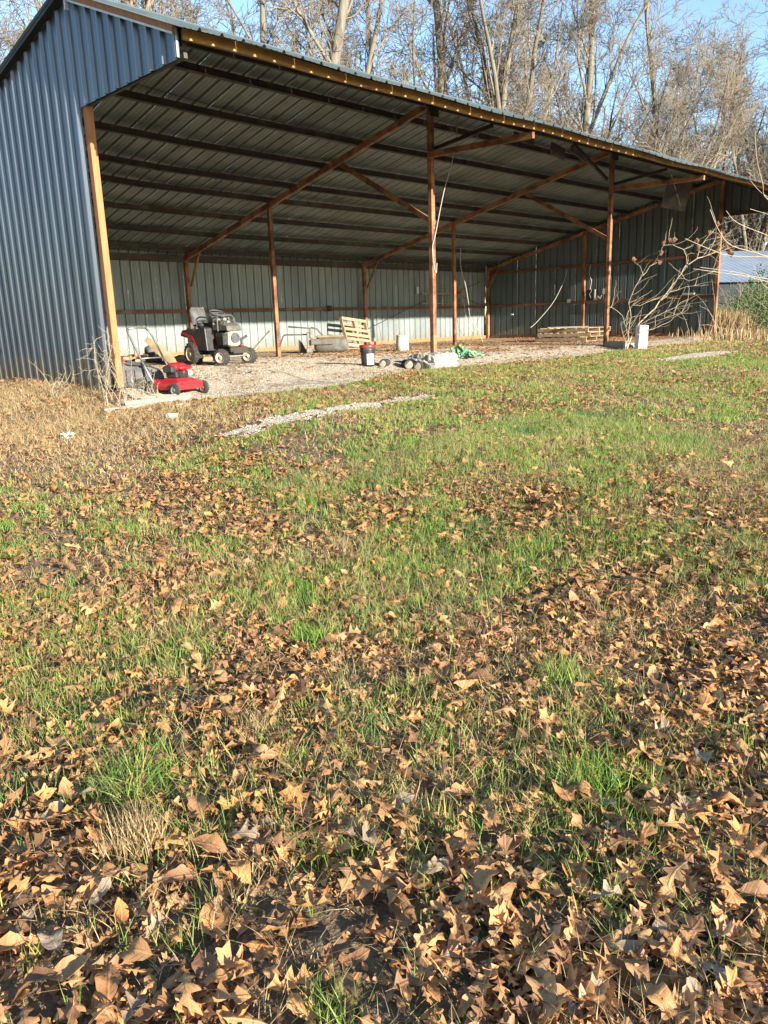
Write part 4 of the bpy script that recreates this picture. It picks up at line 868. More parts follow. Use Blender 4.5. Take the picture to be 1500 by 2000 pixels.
o = link('leaf_scraps', fast_mesh('leaf_scraps', VQ, np.arange(nf * 4).reshape(nf, 4), M['leaf'], False, uv=np.tile([(.4, .1), (.6, .3), (.6, .5), (.4, .3)], (nf, 1)))); tag(o, 'small crumbled leaf pieces between the fallen leaves', 'leaf scraps', kind='stuff')
print('leaves', n, len(near), len(far))

# ---------------------------------------------------------------- grass
def blades(name, x, y, h, wd, m, lab, lean=.5, seed=1, lift=0., segs=3, direction=None):
    r_ = np.random.default_rng(seed); n = len(x); z = GN(x, y) + lift
    a = r_.uniform(0, 2 * PI, n); ln = r_.uniform(.1, 1, n) * lean; dx, dy = np.cos(a) * ln, np.sin(a) * ln
    if direction is not None: dx += direction[0]; dy += direction[1]
    fa = r_.uniform(0, 2 * PI, n); wx, wy = np.cos(fa) * wd / 2, np.sin(fa) * wd / 2
    V = np.zeros((n, 2 * segs + 1, 3))
    for s_ in range(segs):
        t = s_ / segs; k = 1 - .55 * t ** 2; bx = x + dx * h * t ** 1.6; by = y + dy * h * t ** 1.6; bz = z + h * t * (1 - .25 * ln * t) - .004
        V[:, 2 * s_] = np.stack([bx - wx * k, by - wy * k, bz], -1); V[:, 2 * s_ + 1] = np.stack([bx + wx * k, by + wy * k, bz], -1)
    V[:, -1] = np.stack([x + dx * h, y + dy * h, z + h * (1 - .25 * ln)], -1)
    F = []
    for s_ in range(segs - 1): F += [(2 * s_, 2 * s_ + 1, 2 * s_ + 3), (2 * s_, 2 * s_ + 3, 2 * s_ + 2)]
    F.append((2 * segs - 2, 2 * segs - 1, 2 * segs)); F = np.array(F)
    o = link(name, fast_mesh(name, V.reshape(-1, 3), (F[None] + np.arange(n)[:, None, None] * (2 * segs + 1)).reshape(-1, 3), m))
    return tag(o, lab, 'grass', kind='stuff')
def grass_pts(n, x0, x1, y0, y1, dens, seed, clump=None):
    r_ = np.random.default_rng(seed)
    if clump:
        nc = n // clump; cx = r_.uniform(x0, x1, nc); cy = r_.uniform(y0, y1, nc); k = r_.random(nc) < dens(cx, cy); cx, cy = cx[k], cy[k]
        x = np.repeat(cx, clump) + r_.normal(0, .022, len(cx) * clump); y = np.repeat(cy, clump) + r_.normal(0, .022, len(cx) * clump)
    else:
        x = r_.uniform(x0, x1, n); y = r_.uniform(y0, y1, n); k = r_.random(n) < dens(x, y); x, y = x[k], y[k]
    z = GN(x, y); v, dz, _, _ = in_view(x, y, z); k = v & ~((pad_mask(x, y)) & (r_.random(len(x)) < .985)) & ~(strip_mask(x, y - .05) | strip_mask(x, y + .12) | strip_mask(x, y))
    k &= ~((x > -.1) & (y > -.2) & (x < L3)); k &= ~((x < .1) & (y > 6))
    return x[k], y[k], dz[k]
def green_d(x, y):
    dist = np.hypot(x - CX, y - CY); lat = (x - CX) * .71 - (y - CY) * .70
    base = .42 + .8 * ss(2.8, 5.5, dist) * ss(-2.6, 1.5, lat) + .28 * ss(2.5, 5, dist)
    base = base * (.16 + 1.35 * ss(.42, .60, fbm(x + 9, y + 4, .7)))
    base *= 1 - .80 * ss(-4.6, -3.2, y) * ss(4, -1, x) - .3 * ss(-6, -4.6, y) * ss(2, -3, x)
    return np.clip(base, 0, 1)
def straw_d(x, y):
    b = .42 + .5 * ss(-5.4, -3.6, y) * ss(5, 0, x) + .25 * ss(.45, .62, fbm(x - 5, y + 20, .9))
    return np.clip(b * (.3 + 1.1 * ss(.38, .6, fbm(x + 50, y, .6))), 0, 1)
r_ = np.random.default_rng(77)
x, y, dzz = grass_pts(200000, -7.5, 3, -12, -6, green_d, 1, 7); blades('lawn_grass', x, y, r_.uniform(.045, .125, len(x)), r_.uniform(.002, .0042, len(x)), M['grass'], 'green grass blades growing up through leaves in the near lawn', .75, 2, segs=3)
x, y, dzz = grass_pts(300000, -8, 14, -8.2, -1, green_d, 3, 9); blades('lawn_grass', x, y, r_.uniform(.03, .09, len(x)), r_.uniform(.004, .008, len(x)), M['grass'], 'green grass of the middle lawn in front of the shed', .8, 4, segs=2)
x, y, dzz = grass_pts(60000, 10, 40, -9, 3, lambda x, y: green_d(x, y) * 1.2, 5, 6); blades('lawn_grass', x, y, r_.uniform(.05, .11, len(x)), r_.uniform(.012, .022, len(x)), M['grass'], 'green grass of the far right lawn', .8, 6, segs=2)
x, y, dzz = grass_pts(190000, -7.5, 3, -12, -6, straw_d, 7, 6); blades('dry_grass', x, y, r_.uniform(.04, .13, len(x)), r_.uniform(.0015, .0032, len(x)), M['straw'], 'dry straw coloured grass among leaves in the near lawn', 1.5, 8, segs=3)
x, y, dzz = grass_pts(260000, -8, 16, -8.2, 2.5, straw_d, 9, 5); blades('dry_grass', x, y, r_.uniform(.03, .10, len(x)), r_.uniform(.0035, .007, len(x)), M['straw'], 'dry matted grass between the lawn and the shed', 1.8, 10, segs=2)
x, y, dzz = grass_pts(26000, -4, .15, -3.6, 3, lambda x, y: .9 * ss(-3.6, -1.5, y) + .1, 11, 4); blades('dry_grass', x, y, r_.uniform(.05, .15, len(x)), r_.uniform(.003, .006, len(x)), M['straw'], 'long bent straw heaped along the foot of the blue wall', 1.7, 12, segs=3)
x, y, dzz = grass_pts(14000, 13, 23, -2.6, -.3, lambda x, y: .6, 13, 4); blades('dry_grass', x, y, r_.uniform(.04, .12, len(x)), r_.uniform(.006, .012, len(x)), M['straw'], 'dry weeds in front of the right end wall', 1.2, 14, segs=2)

def tuft(x, y, n, h, r, m, name, lab, lean=.8, wd=.004, seed=1):
    q = np.random.default_rng(seed); px = x + q.normal(0, r, n); py = y + q.normal(0, r, n)
    o = blades(name, px, py, q.uniform(.5, 1, n) * h, q.uniform(.6, 1.2, n) * wd, m, lab, lean, seed + 1); return o
for a in [(-4.56, -9.24, 420, .17, .036, 'straw', 'straw_tuft', 'cropped straw coloured grass tuft in the lower left foreground', .55, .0036, 3),
          (-4.40, -8.95, 260, .17, .08, 'grass', 'grass_tuft', 'bluish green grass tuft just above the straw tuft', 1.4, .0045, 5),
          (-3.25, -10.05, 340, .17, .085, 'grass', 'grass_tuft', 'tall green grass tuft in the lower right foreground', .9, .004, 7),
          (-3.20, -8.45, 260, .13, .06, 'grass', 'grass_tuft', 'green grass tuft in the middle of the leafy lawn', 1.0, .0045, 9),
          (-2.65, -9.55, 280, .14, .075, 'grass', 'grass_tuft', 'dense green grass tuft near the right edge foreground', .9, .004, 11),
          (-4.52, -10.12, 120, .14, .035, 'grass', 'grass_tuft', 'small green grass tuft at the bottom of the lawn left of centre', .8, .0036, 13),
          (-3.9, -8.95, 150, .12, .035, 'straw', 'straw_tuft', 'small pale straw tuft in the leafy centre foreground', .8, .003, 15)]:
    o = tuft(a[0], a[1], a[2], a[3], a[4], M[a[5]], a[6], a[7], a[8], a[9], a[10]); del o['kind']; o['category'] = 'grass tuft'

# ---------------------------------------------------------------- bare woods
class TB:
    """collects tapered polyline tubes into one numpy mesh"""
    def __init__(s): s.V = []; s.F = []; s.n = 0
    def tube(s, P, R, k):
        P = np.asarray(P, float); R = np.asarray(R, float); m = len(P)
        T = np.gradient(P, axis=0); T /= np.linalg.norm(T, axis=1, keepdims=True) + 1e-9
        ref = np.array([0.13, .99, .05]) if abs(T[0, 2]) > .7 else np.array([0, 0, 1.]); A = np.cross(T, ref); A /= np.linalg.norm(A, axis=1, keepdims=True) + 1e-9; Bv = np.cross(T, A)
        th = np.arange(k) * 2 * PI / k; ring = A[:, None] * np.cos(th)[None, :, None] + Bv[:, None] * np.sin(th)[None, :, None]
        s.V.append((P[:, None] + ring * R[:, None, None]).reshape(-1, 3)); i = np.arange(m - 1)[:, None] * k; j = np.arange(k)[None]; j2 = (j + 1) % k
        s.F.append(np.stack([i + j, i + j2, i + k + j2, i + k + j], -1).reshape(-1, 4) + s.n); s.n += m * k
    def mesh(s, name, m): return fast_mesh(name, np.vstack(s.V), np.vstack(s.F), m, True)
def wander(r_, p, d, L, n, wob, up_, droop=0):
    P = [np.array(p, float)]; d = np.array(d, float); d /= np.linalg.norm(d)
    for i in range(n):
        d = d + r_.normal(0, wob, 3) + np.array([0, 0, up_ - droop * i / n]); d /= np.linalg.norm(d); P.append(P[-1] + d * L / n)
    return np.array(P), d
def perp(r_, d, ang):
    a = r_.normal(0, 1, 3); a -= d * (a @ d); a /= np.linalg.norm(a) + 1e-9
    return d * math.cos(ang) + a * math.sin(ang)
def make_tree(seed, H=16, r0=.2, lean=(0, 0), nb=15, first=.18, spread=.75, forks=0, wob=.05, twigs=1.0, sides=9, bark='bark', up_=.03, thin=.010, fan=False):
    r_ = np.random.default_rng(seed); trunk = TB(); crown = TB()
    def branch(p, d, L, r, lvl):
        n = [0, 8, 6, 4, 3][lvl]; P, de = wander(r_, p, d, L, n, [0, .13, .17, .22, .26][lvl], up_ * [0, 2.2, 2.4, 1.5, 1][lvl])
        R = np.linspace(r, max(r * .28, thin * .75), len(P)); crown.tube(P, R, [0, 6, 4, 3, 3][lvl])
        if lvl >= 4: return
        cnt = int([0, 7, 6, 4][lvl] * (twigs if lvl > 1 else 1) * r_.uniform(.8, 1.2))
        for c in range(cnt):
            t = r_.uniform(.18, 1); i = min(int(t * (len(P) - 1)), len(P) - 2); f = t * (len(P) - 1) - i; q = P[i] * (1 - f) + P[i + 1] * f; dd = P[i + 1] - P[i]; dd /= np.linalg.norm(dd)
            nl = L * r_.uniform(.28, .55) * (1 - .35 * t) + .25; branch(q, perp(r_, dd, r_.uniform(.4, 1.0)), nl, max(R[i] * .55, thin), lvl + 1)
    def stem(p, d, L, r, k):
        P, de = wander(r_, p, d, L, 16, wob, up_ * .6); t_ = np.linspace(0, 1, len(P)); R = r * (1 - .80 * t_ ** 1.15); R[0] *= 1.25
        trunk.tube(P, R, k)
        for b in range(nb):
            t = first + (1 - first) * (b + r_.random()) / nb; i = min(int(t * 16), 15); f = t * 16 - i; q = P[i] * (1 - f) + P[i + 1] * f; dd = P[i + 1] - P[i]; dd /= np.linalg.norm(dd)
            ang = r_.uniform(.45, 1.05) * spread; bl = H * r_.uniform(.16, .34) * (1.1 - .6 * t); branch(q, perp(r_, dd, ang), bl, max(R[i] * r_.uniform(.28, .5), .02), 1 if bl > H * .15 else 2)
    d0 = np.array([lean[0], lean[1], 1.])
    if forks:
        for k in range(forks):
            a = 2 * PI * k / forks + r_.uniform(-.5, .5); s_ = r_.uniform(.12, .42); stem((.12 * math.cos(a), .12 * math.sin(a), -.2), d0 + np.array([math.cos(a) * s_, math.sin(a) * s_, 0]), H * r_.uniform(.75, 1.05), r0 * r_.uniform(.6, 1), sides)
    else: stem((0, 0, -.2), d0, H, r0, sides)
    return trunk.mesh('trunk', M[bark]), crown.mesh('crown', M['twig'])
cl = (-.71 * 1, .70)      # camera-left on the ground
PROTO = {
 'tall': [make_tree(21, 17, .24, nb=17, first=.22), make_tree(22, 18, .20, lean=(.06, -.04), nb=17, first=.15), make_tree(23, 16, .27, nb=15, first=.3, wob=.07)],
 'fork': [make_tree(31, 14, .19, nb=8, forks=3, first=.25), make_tree(32, 15, .22, nb=10, forks=2, first=.2, wob=.07)],
 'fan': [make_tree(41, 13, .15, nb=6, forks=5, first=.25, lean=(.28, -.22), wob=.05, bark='bark2', spread=.8), make_tree(42, 14, .17, nb=7, forks=4, first=.2, lean=(.38, -.30), wob=.06, bark='bark')],
 'young': [make_tree(51, 9, .055, nb=15, first=.12, spread=.7, sides=5, twigs=.9), make_tree(52, 10, .07, nb=16, first=.1, spread=.9, lean=(.1, .05), sides=5, twigs=.9), make_tree(53, 7, .045, nb=8, forks=3, first=.15, sides=5, twigs=.7)],
}
nt_ = sum(len(m_.polygons) for k in PROTO.values() for t_ in k for m_ in t_); print('tree quads', nt_)
def put_tree(kind, vi, x, y, sc, rz, label, group, cat='tree'):
    tm, cm = PROTO[kind][vi % len(PROTO[kind])]
    t = thing('bare_tree', label, cat, (x, y, gz_far(x, y)), rz, group); t.scale = (sc, sc, sc * 1.0); link('trunk', tm, t); link('crown', cm, t); return t
def gz_far(x, y): return float(GN(np.array(x), np.array(y))) - .02
def at(px, dist):
    d = camdir(px, 560); return CX + d[0] * dist, CY + d[1] * dist
heroes = [ # px along the picture, distance, kind, variant, scale, rotation, label
 (385, 27, 'tall', 2, 1.1, 1.0, 'thick pale barked tree right behind the upper left gable'),
 (60, 24, 'fork', 1, .9, 2.2, 'forked tree with yellow green buds left of the blue gable'),
 (310, 30, 'tall', 1, 1.0, 2.0, 'slim pale tree at the left end of the roof line'),
 (505, 31, 'tall', 0, .9, 4.0, 'straight grey tree rising behind the left part of the roof'),
 (605, 30, 'tall', 2, 1.15, 3.1, 'broad mossy trunk behind the roof left of centre'),
 (660, 34, 'fork', 0, 1.1, .4, 'forked tree with long side limbs behind the roof near centre'),
 (745, 38, 'tall', 1, 1.0, 5.0, 'thin straight tree above the first inner post'),
 (885, 31, 'tall', 0, 1.2, 2.4, 'stout grey trunk rising above the centre front post'),
 (955, 36, 'fork', 1, 1.1, 1.1, 'twisted tree just right of the centre front post'),
 (1010, 33, 'tall', 2, .9, .5, 'tall tree with bent limbs above the eave middle'),
 (1075, 30, 'fan', 0, 1.0, .2, 'multi stemmed dark tree with limbs sweeping up to the right'),
 (1130, 34, 'tall', 1, 1.2, 3.5, 'tall smooth leaning tree above the right half of the roof'),
 (1190, 31, 'fan', 1, 1.05, -.15, 'large leaning multi stemmed tree over the right front post'),
 (1300, 36, 'tall', 0, 1.15, 1.2, 'dark upright trunk wrapped in twigs above the right roof'),
 (1350, 33, 'fan', 1, .95, .25, 'low fan shaped tree above the right end of the roof'),
 (1470, 46, 'fork', 0, 1.0, 2.6, 'spreading forked tree behind the blue metal roof'),
 (1155, 40, 'fan', 0, 1.1, .1, 'fan of dark limbs left of the right front post above roof'),
 (1250, 42, 'fan', 1, 1.2, .3, 'broad fan of curved limbs crossing over the right roof'),
 (1040, 39, 'fork', 1, 1.2, 3.0, 'forked dark tree above the scraps under the eave'),
 (1410, 44, 'fan', 0, 1.2, -.2, 'fan shaped tree above the end of the roof'),
 (820, 37, 'fork', 0, 1.0, 2.0, 'crooked forked tree left of the centre front post'),
 (1505, 50, 'fork', 1, 1.25, .8, 'tall forked tree at the right picture edge behind the blue roof'),
 (1445, 47, 'fan', 1, 1.3, .0, 'dark leaning tree with long arcs above the blue roof'),
 (450, 36, 'fork', 1, 1.1, 1.0, 'crooked forked tree over the left quarter of the roof'),
]
def ok_place(x, y): return (y > D + 1.6 and x < L3 + 3) or (x > L3 + 4 and math.hypot(x - CX, y - CY) > 50) or (x > L3 + 1 and y > 9)
for h in heroes:
    dd_ = h[1]; x, y = at(h[0], dd_)
    while not ok_place(x, y): dd_ += .8; x, y = at(h[0], dd_)
    put_tree(h[2], h[3], x, y, h[4], h[5], h[6], None)
tr_ = np.random.default_rng(123); k = 0
def ok_place(x, y): return (y > D + 1.6 and x < L3 + 3) or (x > L3 + 4 and math.hypot(x - CX, y - CY) > 50) or (x > L3 + 1 and y > 9)
for i in range(40):
    px = -160 + 1830 * ((i * .618) % 1.0); dist = tr_.uniform(30, 62) if i % 3 else tr_.uniform(50, 85)
    x, y = at(px, dist)
    if not ok_place(x, y): continue
    kind = ['tall', 'fork', 'tall', 'young', 'fan'][i % 5] if px > 950 else ['tall', 'fork', 'young', 'tall', 'young'][i % 5]
    put_tree(kind, int(tr_.integers(3)), x, y, tr_.uniform(.75, 1.2), tr_.uniform(0, 6.28), 'slender bare tree standing deep in the woods behind the shed', 'bare trees deep in the woods')
for i in range(18):
    px = -160 + 1830 * ((i * .618 + .3) % 1.0); dist = tr_.uniform(25, 44); x, y = at(px, dist)
    if not ok_place(x, y): continue
    t = put_tree('young', int(tr_.integers(3)), x, y, tr_.uniform(.7, 1.35), tr_.uniform(0, 6.28), 'thin bare sapling in the undergrowth close behind the shed', 'bare saplings close behind the shed', 'sapling')
# far wood that reads as one mass
tm, cm = PROTO['young'][1]
def raw(me):
    V = np.zeros(len(me.vertices) * 3, np.float32); me.vertices.foreach_get('co', V); F = np.zeros(len(me.loops), np.int32); me.loops.foreach_get('vertex_index', F); return V.reshape(-1, 3), F.reshape(-1, 4)
# a wide brush line of twigs on the horizon: coarse stems only
fb = TB(); fr_ = np.random.default_rng(9)
for i in range(380):
    px = fr_.uniform(-250, 1750); dist = fr_.uniform(62, 120); x, y = at(px, dist); h = fr_.uniform(4, 17); 
    P, d = wander(fr_, (x, y, -.3), (fr_.normal(0, .12), fr_.normal(0, .12), 1), h, 6, .10, .02); fb.tube(P, np.linspace(fr_.uniform(.05, .2), .02, len(P)), 4)
    for j in range(9):
        q = P[fr_.integers(1, 6)]; Q, d = wander(fr_, q, (fr_.normal(0, 1), fr_.normal(0, 1), .9), fr_.uniform(1.2, 3.6), 4, .25, .08); fb.tube(Q, np.linspace(.035, .015, len(Q)), 3)
o = link('far_woods', fb.mesh('far_woods', M['bark'])); tag(o, 'dense far woodland of bare trunks and branches', 'woods', kind='stuff')
# understorey brush just behind the shed and right of it
ub = TB()
for i in range(380):
    if i % 2: px = fr_.uniform(-200, 1650); dist = fr_.uniform(27, 48)
    else: px = fr_.uniform(1380, 1600); dist = fr_.uniform(47, 60)
    x, y = at(px, dist)
    if not ok_place(x, y) and i % 2: continue
    h = fr_.uniform(2.0, 6.5) * (.8 if i % 2 == 0 else 1)
    P, d = wander(fr_, (x, y, -.1), (fr_.normal(0, .3), fr_.normal(0, .3), 1), h, 6, .16, -.02); ub.tube(P, np.linspace(.03, .01, len(P)), 3)
    for j in range(12):
        q = P[fr_.integers(1, 7)]; Q, d = wander(fr_, q, fr_.normal(0, 1, 3) + (0, 0, .5), fr_.uniform(.5, 1.8), 4, .3, .05); ub.tube(Q, np.linspace(.013, .008, len(Q)), 3)
o = link('brushwood', ub.mesh('brushwood', M['twig'])); tag(o, 'tangled bare brush under the trees', 'brush', kind='stuff')

# leaf clouds for buds, vines and the evergreen bush
def leaf_cloud(name, pts, s0, s1, m, parent=None, seed=1):
    q = np.random.default_rng(seed); n = len(pts); a = q.normal(0, 1, (n, 3)); a /= np.linalg.norm(a, axis=1, keepdims=True); b = np.cross(a, q.normal(0, 1, (n, 3))); b /= np.linalg.norm(b, axis=1, keepdims=True)
    s_ = q.uniform(s0, s1, (n, 1)); nn = np.cross(a, b); V = np.stack([pts - a * s_, pts + b * s_ * .55 + nn * s_ * .15, pts + a * s_, pts - b * s_ * .55 + nn * s_ * .15], 1)
    F = np.arange(n * 4).reshape(n, 4); return link(name, fast_mesh(name, V.reshape(-1, 3), F, m), parent)
q = np.random.default_rng(4)
x, y = at(20, 22); pts = []
for k in range(36):
    c = np.array([x, y, 0]) + np.array([q.normal(0, 1.6), q.normal(0, 1.6), q.uniform(3.2, 8)]); pts.append(c + q.normal(0, .35, (26, 3)))
bt = thing('budding_shrub', 'small shrub tree with yellow green buds at the far left edge', 'shrub', (0, 0, 0))
o = leaf_cloud('buds', np.vstack(pts), .02, .05, M['yleaf'], bt, 2)
sb_ = TB()
for c in pts:
    c0 = c.mean(0); P = np.array([(x, y, 0), (x + (c0[0] - x) * .3, y + (c0[1] - y) * .3, c0[2] * .55), tuple(c0)]); sb_.tube(P, [.04, .022, .008], 4)
link('stems', sb_.mesh('stems', M['bark']), bt)
# evergreen vine bush right of the shed
def bush(name, lab, cx, cy, rx, ry, h, n, m, stem_m, s0, s1, seed):
    q = np.random.default_rng(seed); t = thing(name, lab, 'bush', (0, 0, 0)); ax = q.uniform(-1, 1, (n, 2)); rr_ = np.hypot(ax[:, 0], ax[:, 1]); ax = ax[rr_ < 1]
    x_, y_ = cx + ax[:, 0] * rx, cy + ax[:, 1] * ry; hh = h * np.sqrt(np.clip(1 - (ax ** 2).sum(1), 0, 1)) * (.55 + .8 * fbm(x_, y_, .7)); z_ = hh * q.uniform(.05, 1, len(x_)) ** .5
    leaf_cloud('foliage', np.stack([x_, y_, z_ + GN(x_, y_)], -1), s0, s1, m, t, seed)
    sb = TB()
    for k in range(60):
        a = q.uniform(0, 6.28); P, d = wander(q, (cx + q.normal(0, rx * .4), cy + q.normal(0, ry * .4), -.1), (math.cos(a) * .7, math.sin(a) * .7, 1), h * q.uniform(.8, 1.45), 7, .22, -.05); sb.tube(P, np.linspace(.014, .006, len(P)), 3)
    link('stems', sb.mesh('stems', stem_m), t); return t
for i, (px, dist, rx, ry, h, lab) in enumerate([(1488, 33, 1.5, 1.4, 1.5, 'rounded green leafy bush below the blue roof at right edge'), (1470, 38, 2.4, 1.6, 1.75, 'dark green vine thicket before the neighbour shed wall'), (1590, 31, 2.4, 2.0, 1.9, 'large green bush cut off by the right picture edge'), (1480, 36, .9, .9, 2.3, 'taller vine shoot rising above the green thicket')]):
    x, y = at(px, dist); bush('green_bush', lab, x, y, rx, ry, h * 1.1, 3000, M['ivy'], M['twig'], .025, .06, 60 + i)
for i, (px, dist, n_, h, sp, lab) in enumerate([(1428, 30.5, 800, 1.15, .38, 'tall clump of dry golden grass just right of the end post'), (1480, 29.5, 700, .5, .8, 'low dry brown weeds in front of the green bush'), (1448, 28.5, 500, .3, .7, 'short dry weeds at the foot of the end post')]):
    x, y = at(px, dist); qq = np.random.default_rng(i); xx = x + qq.normal(0, sp, n_); yy = y + qq.normal(0, sp, n_)
    o = blades('dry_weeds', xx, yy, qq.uniform(.5, 1, n_) * h, np.full(n_, .022), M['straw'], lab, .45, 90 + i); del o['kind']; o['category'] = 'weeds'

# dry weeds and vines before the blue wall
for i, (x, y, h, n_, lab) in enumerate([(-.35, -.35, 1.15, 7, 'tall dry branching weed before the blue wall, left stem'), (-.22, -.62, .95, 7, 'tall dry curling weed before the blue wall near its corner'), (-.75, .55, .85, 6, 'arching dry vine on the blue wall left of the tall weeds'), (-.02, -.62, .45, 4, 'small dry brushy weed at the foot of the orange corner post'), (.42, -.35, .45, 5, 'wiry dry weed in front of the black hopper')]):
    q = np.random.default_rng(200 + i); t = thing('dry_weed', lab, 'weed', (x, y, G(x, y) - .02)); st_ = TB(); tw_ = TB()
    for k in range(n_):
        P, d = wander(q, (q.normal(0, .05), q.normal(0, .05), 0), (q.normal(0, .25), q.normal(0, .15), 1), h * q.uniform(.5, 1), 9, .10 if i != 2 else .25, .0); st_.tube(P, np.linspace(.0055, .002, len(P)), 4)
        for j in range(5):
            c0 = P[q.integers(3, 10)]; Q, d = wander(q, c0, q.normal(0, 1, 3) + (0, 0, .2), h * q.uniform(.12, .34), 7, .35, .0, .15); tw_.tube(Q, np.linspace(.0035, .0018, len(Q)), 3)
    link('stem', st_.mesh('stem', M['shrubwood']), t); link('tendrils', tw_.mesh('tendrils', M['shrubwood']), t)

# sumac shrub before the end wall (a = metres to the camera's right, z = height, built round its own base)
sx_, sy_ = 14.05, -.95; ar = Vector((.713, -.70, 0)); sh = thing('bare_shrub', 'bare crooked shrub with brown seed heads before the end wall', 'shrub', (sx_, sy_, G(sx_, sy_)))
def sp(a, z, dpt=0):
    a *= .84; z *= .83; v = ar * a + Vector((.70, .713, 0)) * dpt; return (v.x, v.y, z)
q = np.random.default_rng(31)
main = [([(0, 0), (.14, .35), (.45, .85), (.95, 1.30), (1.25, 1.75), (1.62, 2.35), (1.72, 2.60)], .036), ([(1.72, 2.60), (2.0, 2.78), (2.35, 2.86), (2.75, 2.98), (3.0, 3.15)], .022), ([(1.70, 2.5), (1.66, 2.85), (1.55, 3.05), (1.2, 3.2), (.95, 3.2), (.88, 3.0)], .016),
        ([(0, .05), (.05, .6), (.10, 1.05), (.02, 1.5), (.18, 2.0), (.34, 2.3)], .02), ([(.34, 2.3), (.22, 2.6), (.05, 2.75)], .012), ([(.34, 2.3), (.62, 2.6), (.9, 2.72)], .012), ([(.05, .1), (-.15, .45), (-.25, .75), (-.28, .9)], .012),
        ([(.1, .3), (.02, .75), (-.12, 1.1), (-.5, 1.35), (-.65, 1.36)], .014), ([(.3, .65), (.7, .85), (1.1, .98), (1.6, 1.15)], .014), ([(.3, .75), (.8, 1.05), (1.4, 1.3), (1.9, 1.55)], .012), ([(.25, .5), (.8, .68), (1.3, .85), (1.5, 1.0)], .012),
        ([(1.1, 1.55), (1.4, 1.8), (1.9, 1.95), (2.3, 1.95)], .014), ([(1.2, 1.7), (.8, 1.55), (.4, 1.4), (.1, 1.42)], .010), ([(1.5, 2.2), (1.8, 2.1), (2.2, 2.25), (2.5, 2.35)], .010), ([(2.0, 2.78), (2.05, 3.1), (2.3, 3.35), (2.55, 3.55), (2.7, 3.75)], .012), ([(2.35, 2.86), (2.6, 3.2), (2.8, 3.4)], .009)]
s1_ = TB(); s2_ = TB(); tips = []
for li, (pl_, r) in enumerate(main):
    P = np.array([sp(a, z, .25 * math.sin(a * 2 + li)) for a, z in pl_]); PP = [P[0]]; r *= .66
    for a, b in zip(P, P[1:]): PP += [(a * .5 + b * .5) + q.normal(0, .012, 3), b]
    PP = np.array(PP); (s1_ if r > .018 else s2_).tube(PP, np.linspace(r, r * .55, len(PP)), 6 if r > .018 else 4)
    for j in range(7 if li not in (4, 5) else 1):
        c0 = PP[q.integers(1, len(PP))]; Q, d = wander(q, c0, tuple(ar * q.uniform(.2, 1)) + np.array([q.normal(0, .3), q.normal(0, .3), q.uniform(0, .8)]), q.uniform(.3, .9), 6, .18, .03); s2_.tube(Q, np.linspace(.006, .003, len(Q)), 3)
link('stem', s1_.mesh('stem', M['shrubwood']), sh); link('twigs', s2_.mesh('twigs', M['shrubwood']), sh)
for a, z, li in ((.95, 3.28, 2), (1.12, 3.32, 2), (.88, 2.98, 2), (.02, 2.8, 4), (.98, 2.72, 5), (2.72, 3.82, 14), (2.82, 3.45, 15), (2.85, 3.2, 15), (3.05, 3.1, 1), (3.2, 2.98, 1), (3.3, 2.9, 1), (1.95, 3.3, 14), (2.0, 3.1, 14), (2.4, 3.55, 14), (1.25, 3.35, 2)):
    c0 = np.array(sp(a, z, .25 * math.sin(a * 2 + li))); mb = MB(); pr_ = []
    for i_ in range(5): pr_.append((.068 * math.sin(PI * (i_ + .25) / 5) * q.uniform(.8, 1.2), -.06 + .028 * i_))
    mb.lathe(pr_, 8, tuple(c0)); o = mb.build('seed_head', M['seed'], sh)
    for v in o.data.vertices: v.co += Vector(q.normal(0, .012, 3))
# other thin canes before the end post
cn = thing('dry_canes', 'thin arching bare canes beside the right end post', 'canes', (20.3, -.9, G(20.3, -.9))); cb = TB()
for k in range(13):
    P, d = wander(q, (q.normal(0, .8), q.normal(0, .25), 0), (q.normal(0, .35), q.normal(0, .2), 1), q.uniform(.8, 2.2), 9, .13, .0, .12); cb.tube(P, np.linspace(.007, .003, len(P)), 3)
link('canes', cb.mesh('canes', M['shrubwood']), cn)

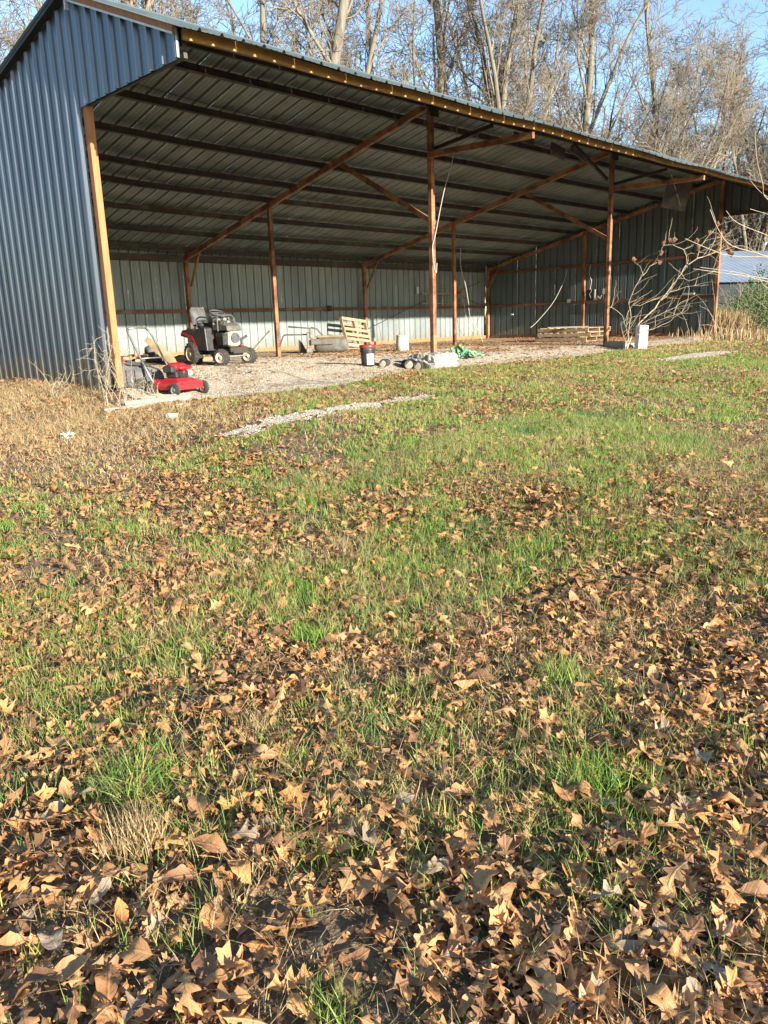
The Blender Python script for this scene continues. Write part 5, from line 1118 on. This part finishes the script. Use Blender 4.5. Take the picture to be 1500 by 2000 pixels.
# sapling standing just outside the frame, its twigs reach in from the right
def P3(px, py, dd):
    d = camF + camR * (px - 750) / F_PX + camU * (1000 - py) / F_PX; return camC + d * dd
sap = thing('reaching_sapling', 'pale thin twigs reaching in from the right picture edge', 'sapling', (0, 0, 0)); b1 = TB(); b2 = TB()
root = P3(1690, 900, 7.2); x, y = root[0], root[1]; zt = G(x, y)
b1.tube(np.array([(x, y, zt - .1), (x + .03, y, zt + .6), (x - .02, y + .02, zt + 1.5), (x + .03, y, zt + 2.6), (x, y, zt + 3.6)]), [.045, .036, .03, .022, .012], 8)
for pts_, r in (([(1700, 640), (1620, 560), (1500, 502), (1430, 480), (1404, 450), (1387, 409)], .011), ([(1700, 600), (1600, 500), (1500, 460), (1440, 435), (1418, 411)], .010), ([(1700, 560), (1600, 470), (1530, 430), (1465, 408)], .008),
                ([(1700, 700), (1600, 590), (1480, 545), (1410, 533), (1354, 525)], .009), ([(1700, 700), (1560, 575), (1500, 562), (1484, 545), (1470, 517)], .009), ([(1690, 500), (1580, 430), (1500, 390), (1490, 360), (1478, 310), (1475, 255)], .011),
                ([(1690, 480), (1570, 400), (1500, 385), (1465, 352)], .008), ([(1700, 660), (1560, 520), (1430, 500), (1395, 490), (1338, 466)], .009), ([(1640, 560), (1500, 545), (1440, 532), (1367, 522)], .008), ([(1550, 480), (1500, 500), (1450, 480), (1410, 490)], .006)):
    Pq = np.array([P3(a, b, 7.2 - .0035 * (1690 - a) + .1 * math.sin(i_)) for i_, (a, b) in enumerate(pts_)])
    PP = []
    for i_ in range(len(Pq) - 1):
        a, b, c, d = Pq[max(i_ - 1, 0)], Pq[i_], Pq[i_ + 1], Pq[min(i_ + 2, len(Pq) - 1)]
        for k_ in range(4): t_ = k_ / 4; PP.append(.5 * ((2 * b) + (c - a) * t_ + (2 * a - 5 * b + 4 * c - d) * t_ * t_ + (3 * b - a - 3 * c + d) * t_ ** 3))
    PP.append(Pq[-1]); b2.tube(np.array(PP), np.linspace(r * .42, r * .2, len(PP)), 5)
link('trunk', b1.mesh('trunk', M['bark']), sap); link('twigs', b2.mesh('twigs', M['shrubwood']), sap)
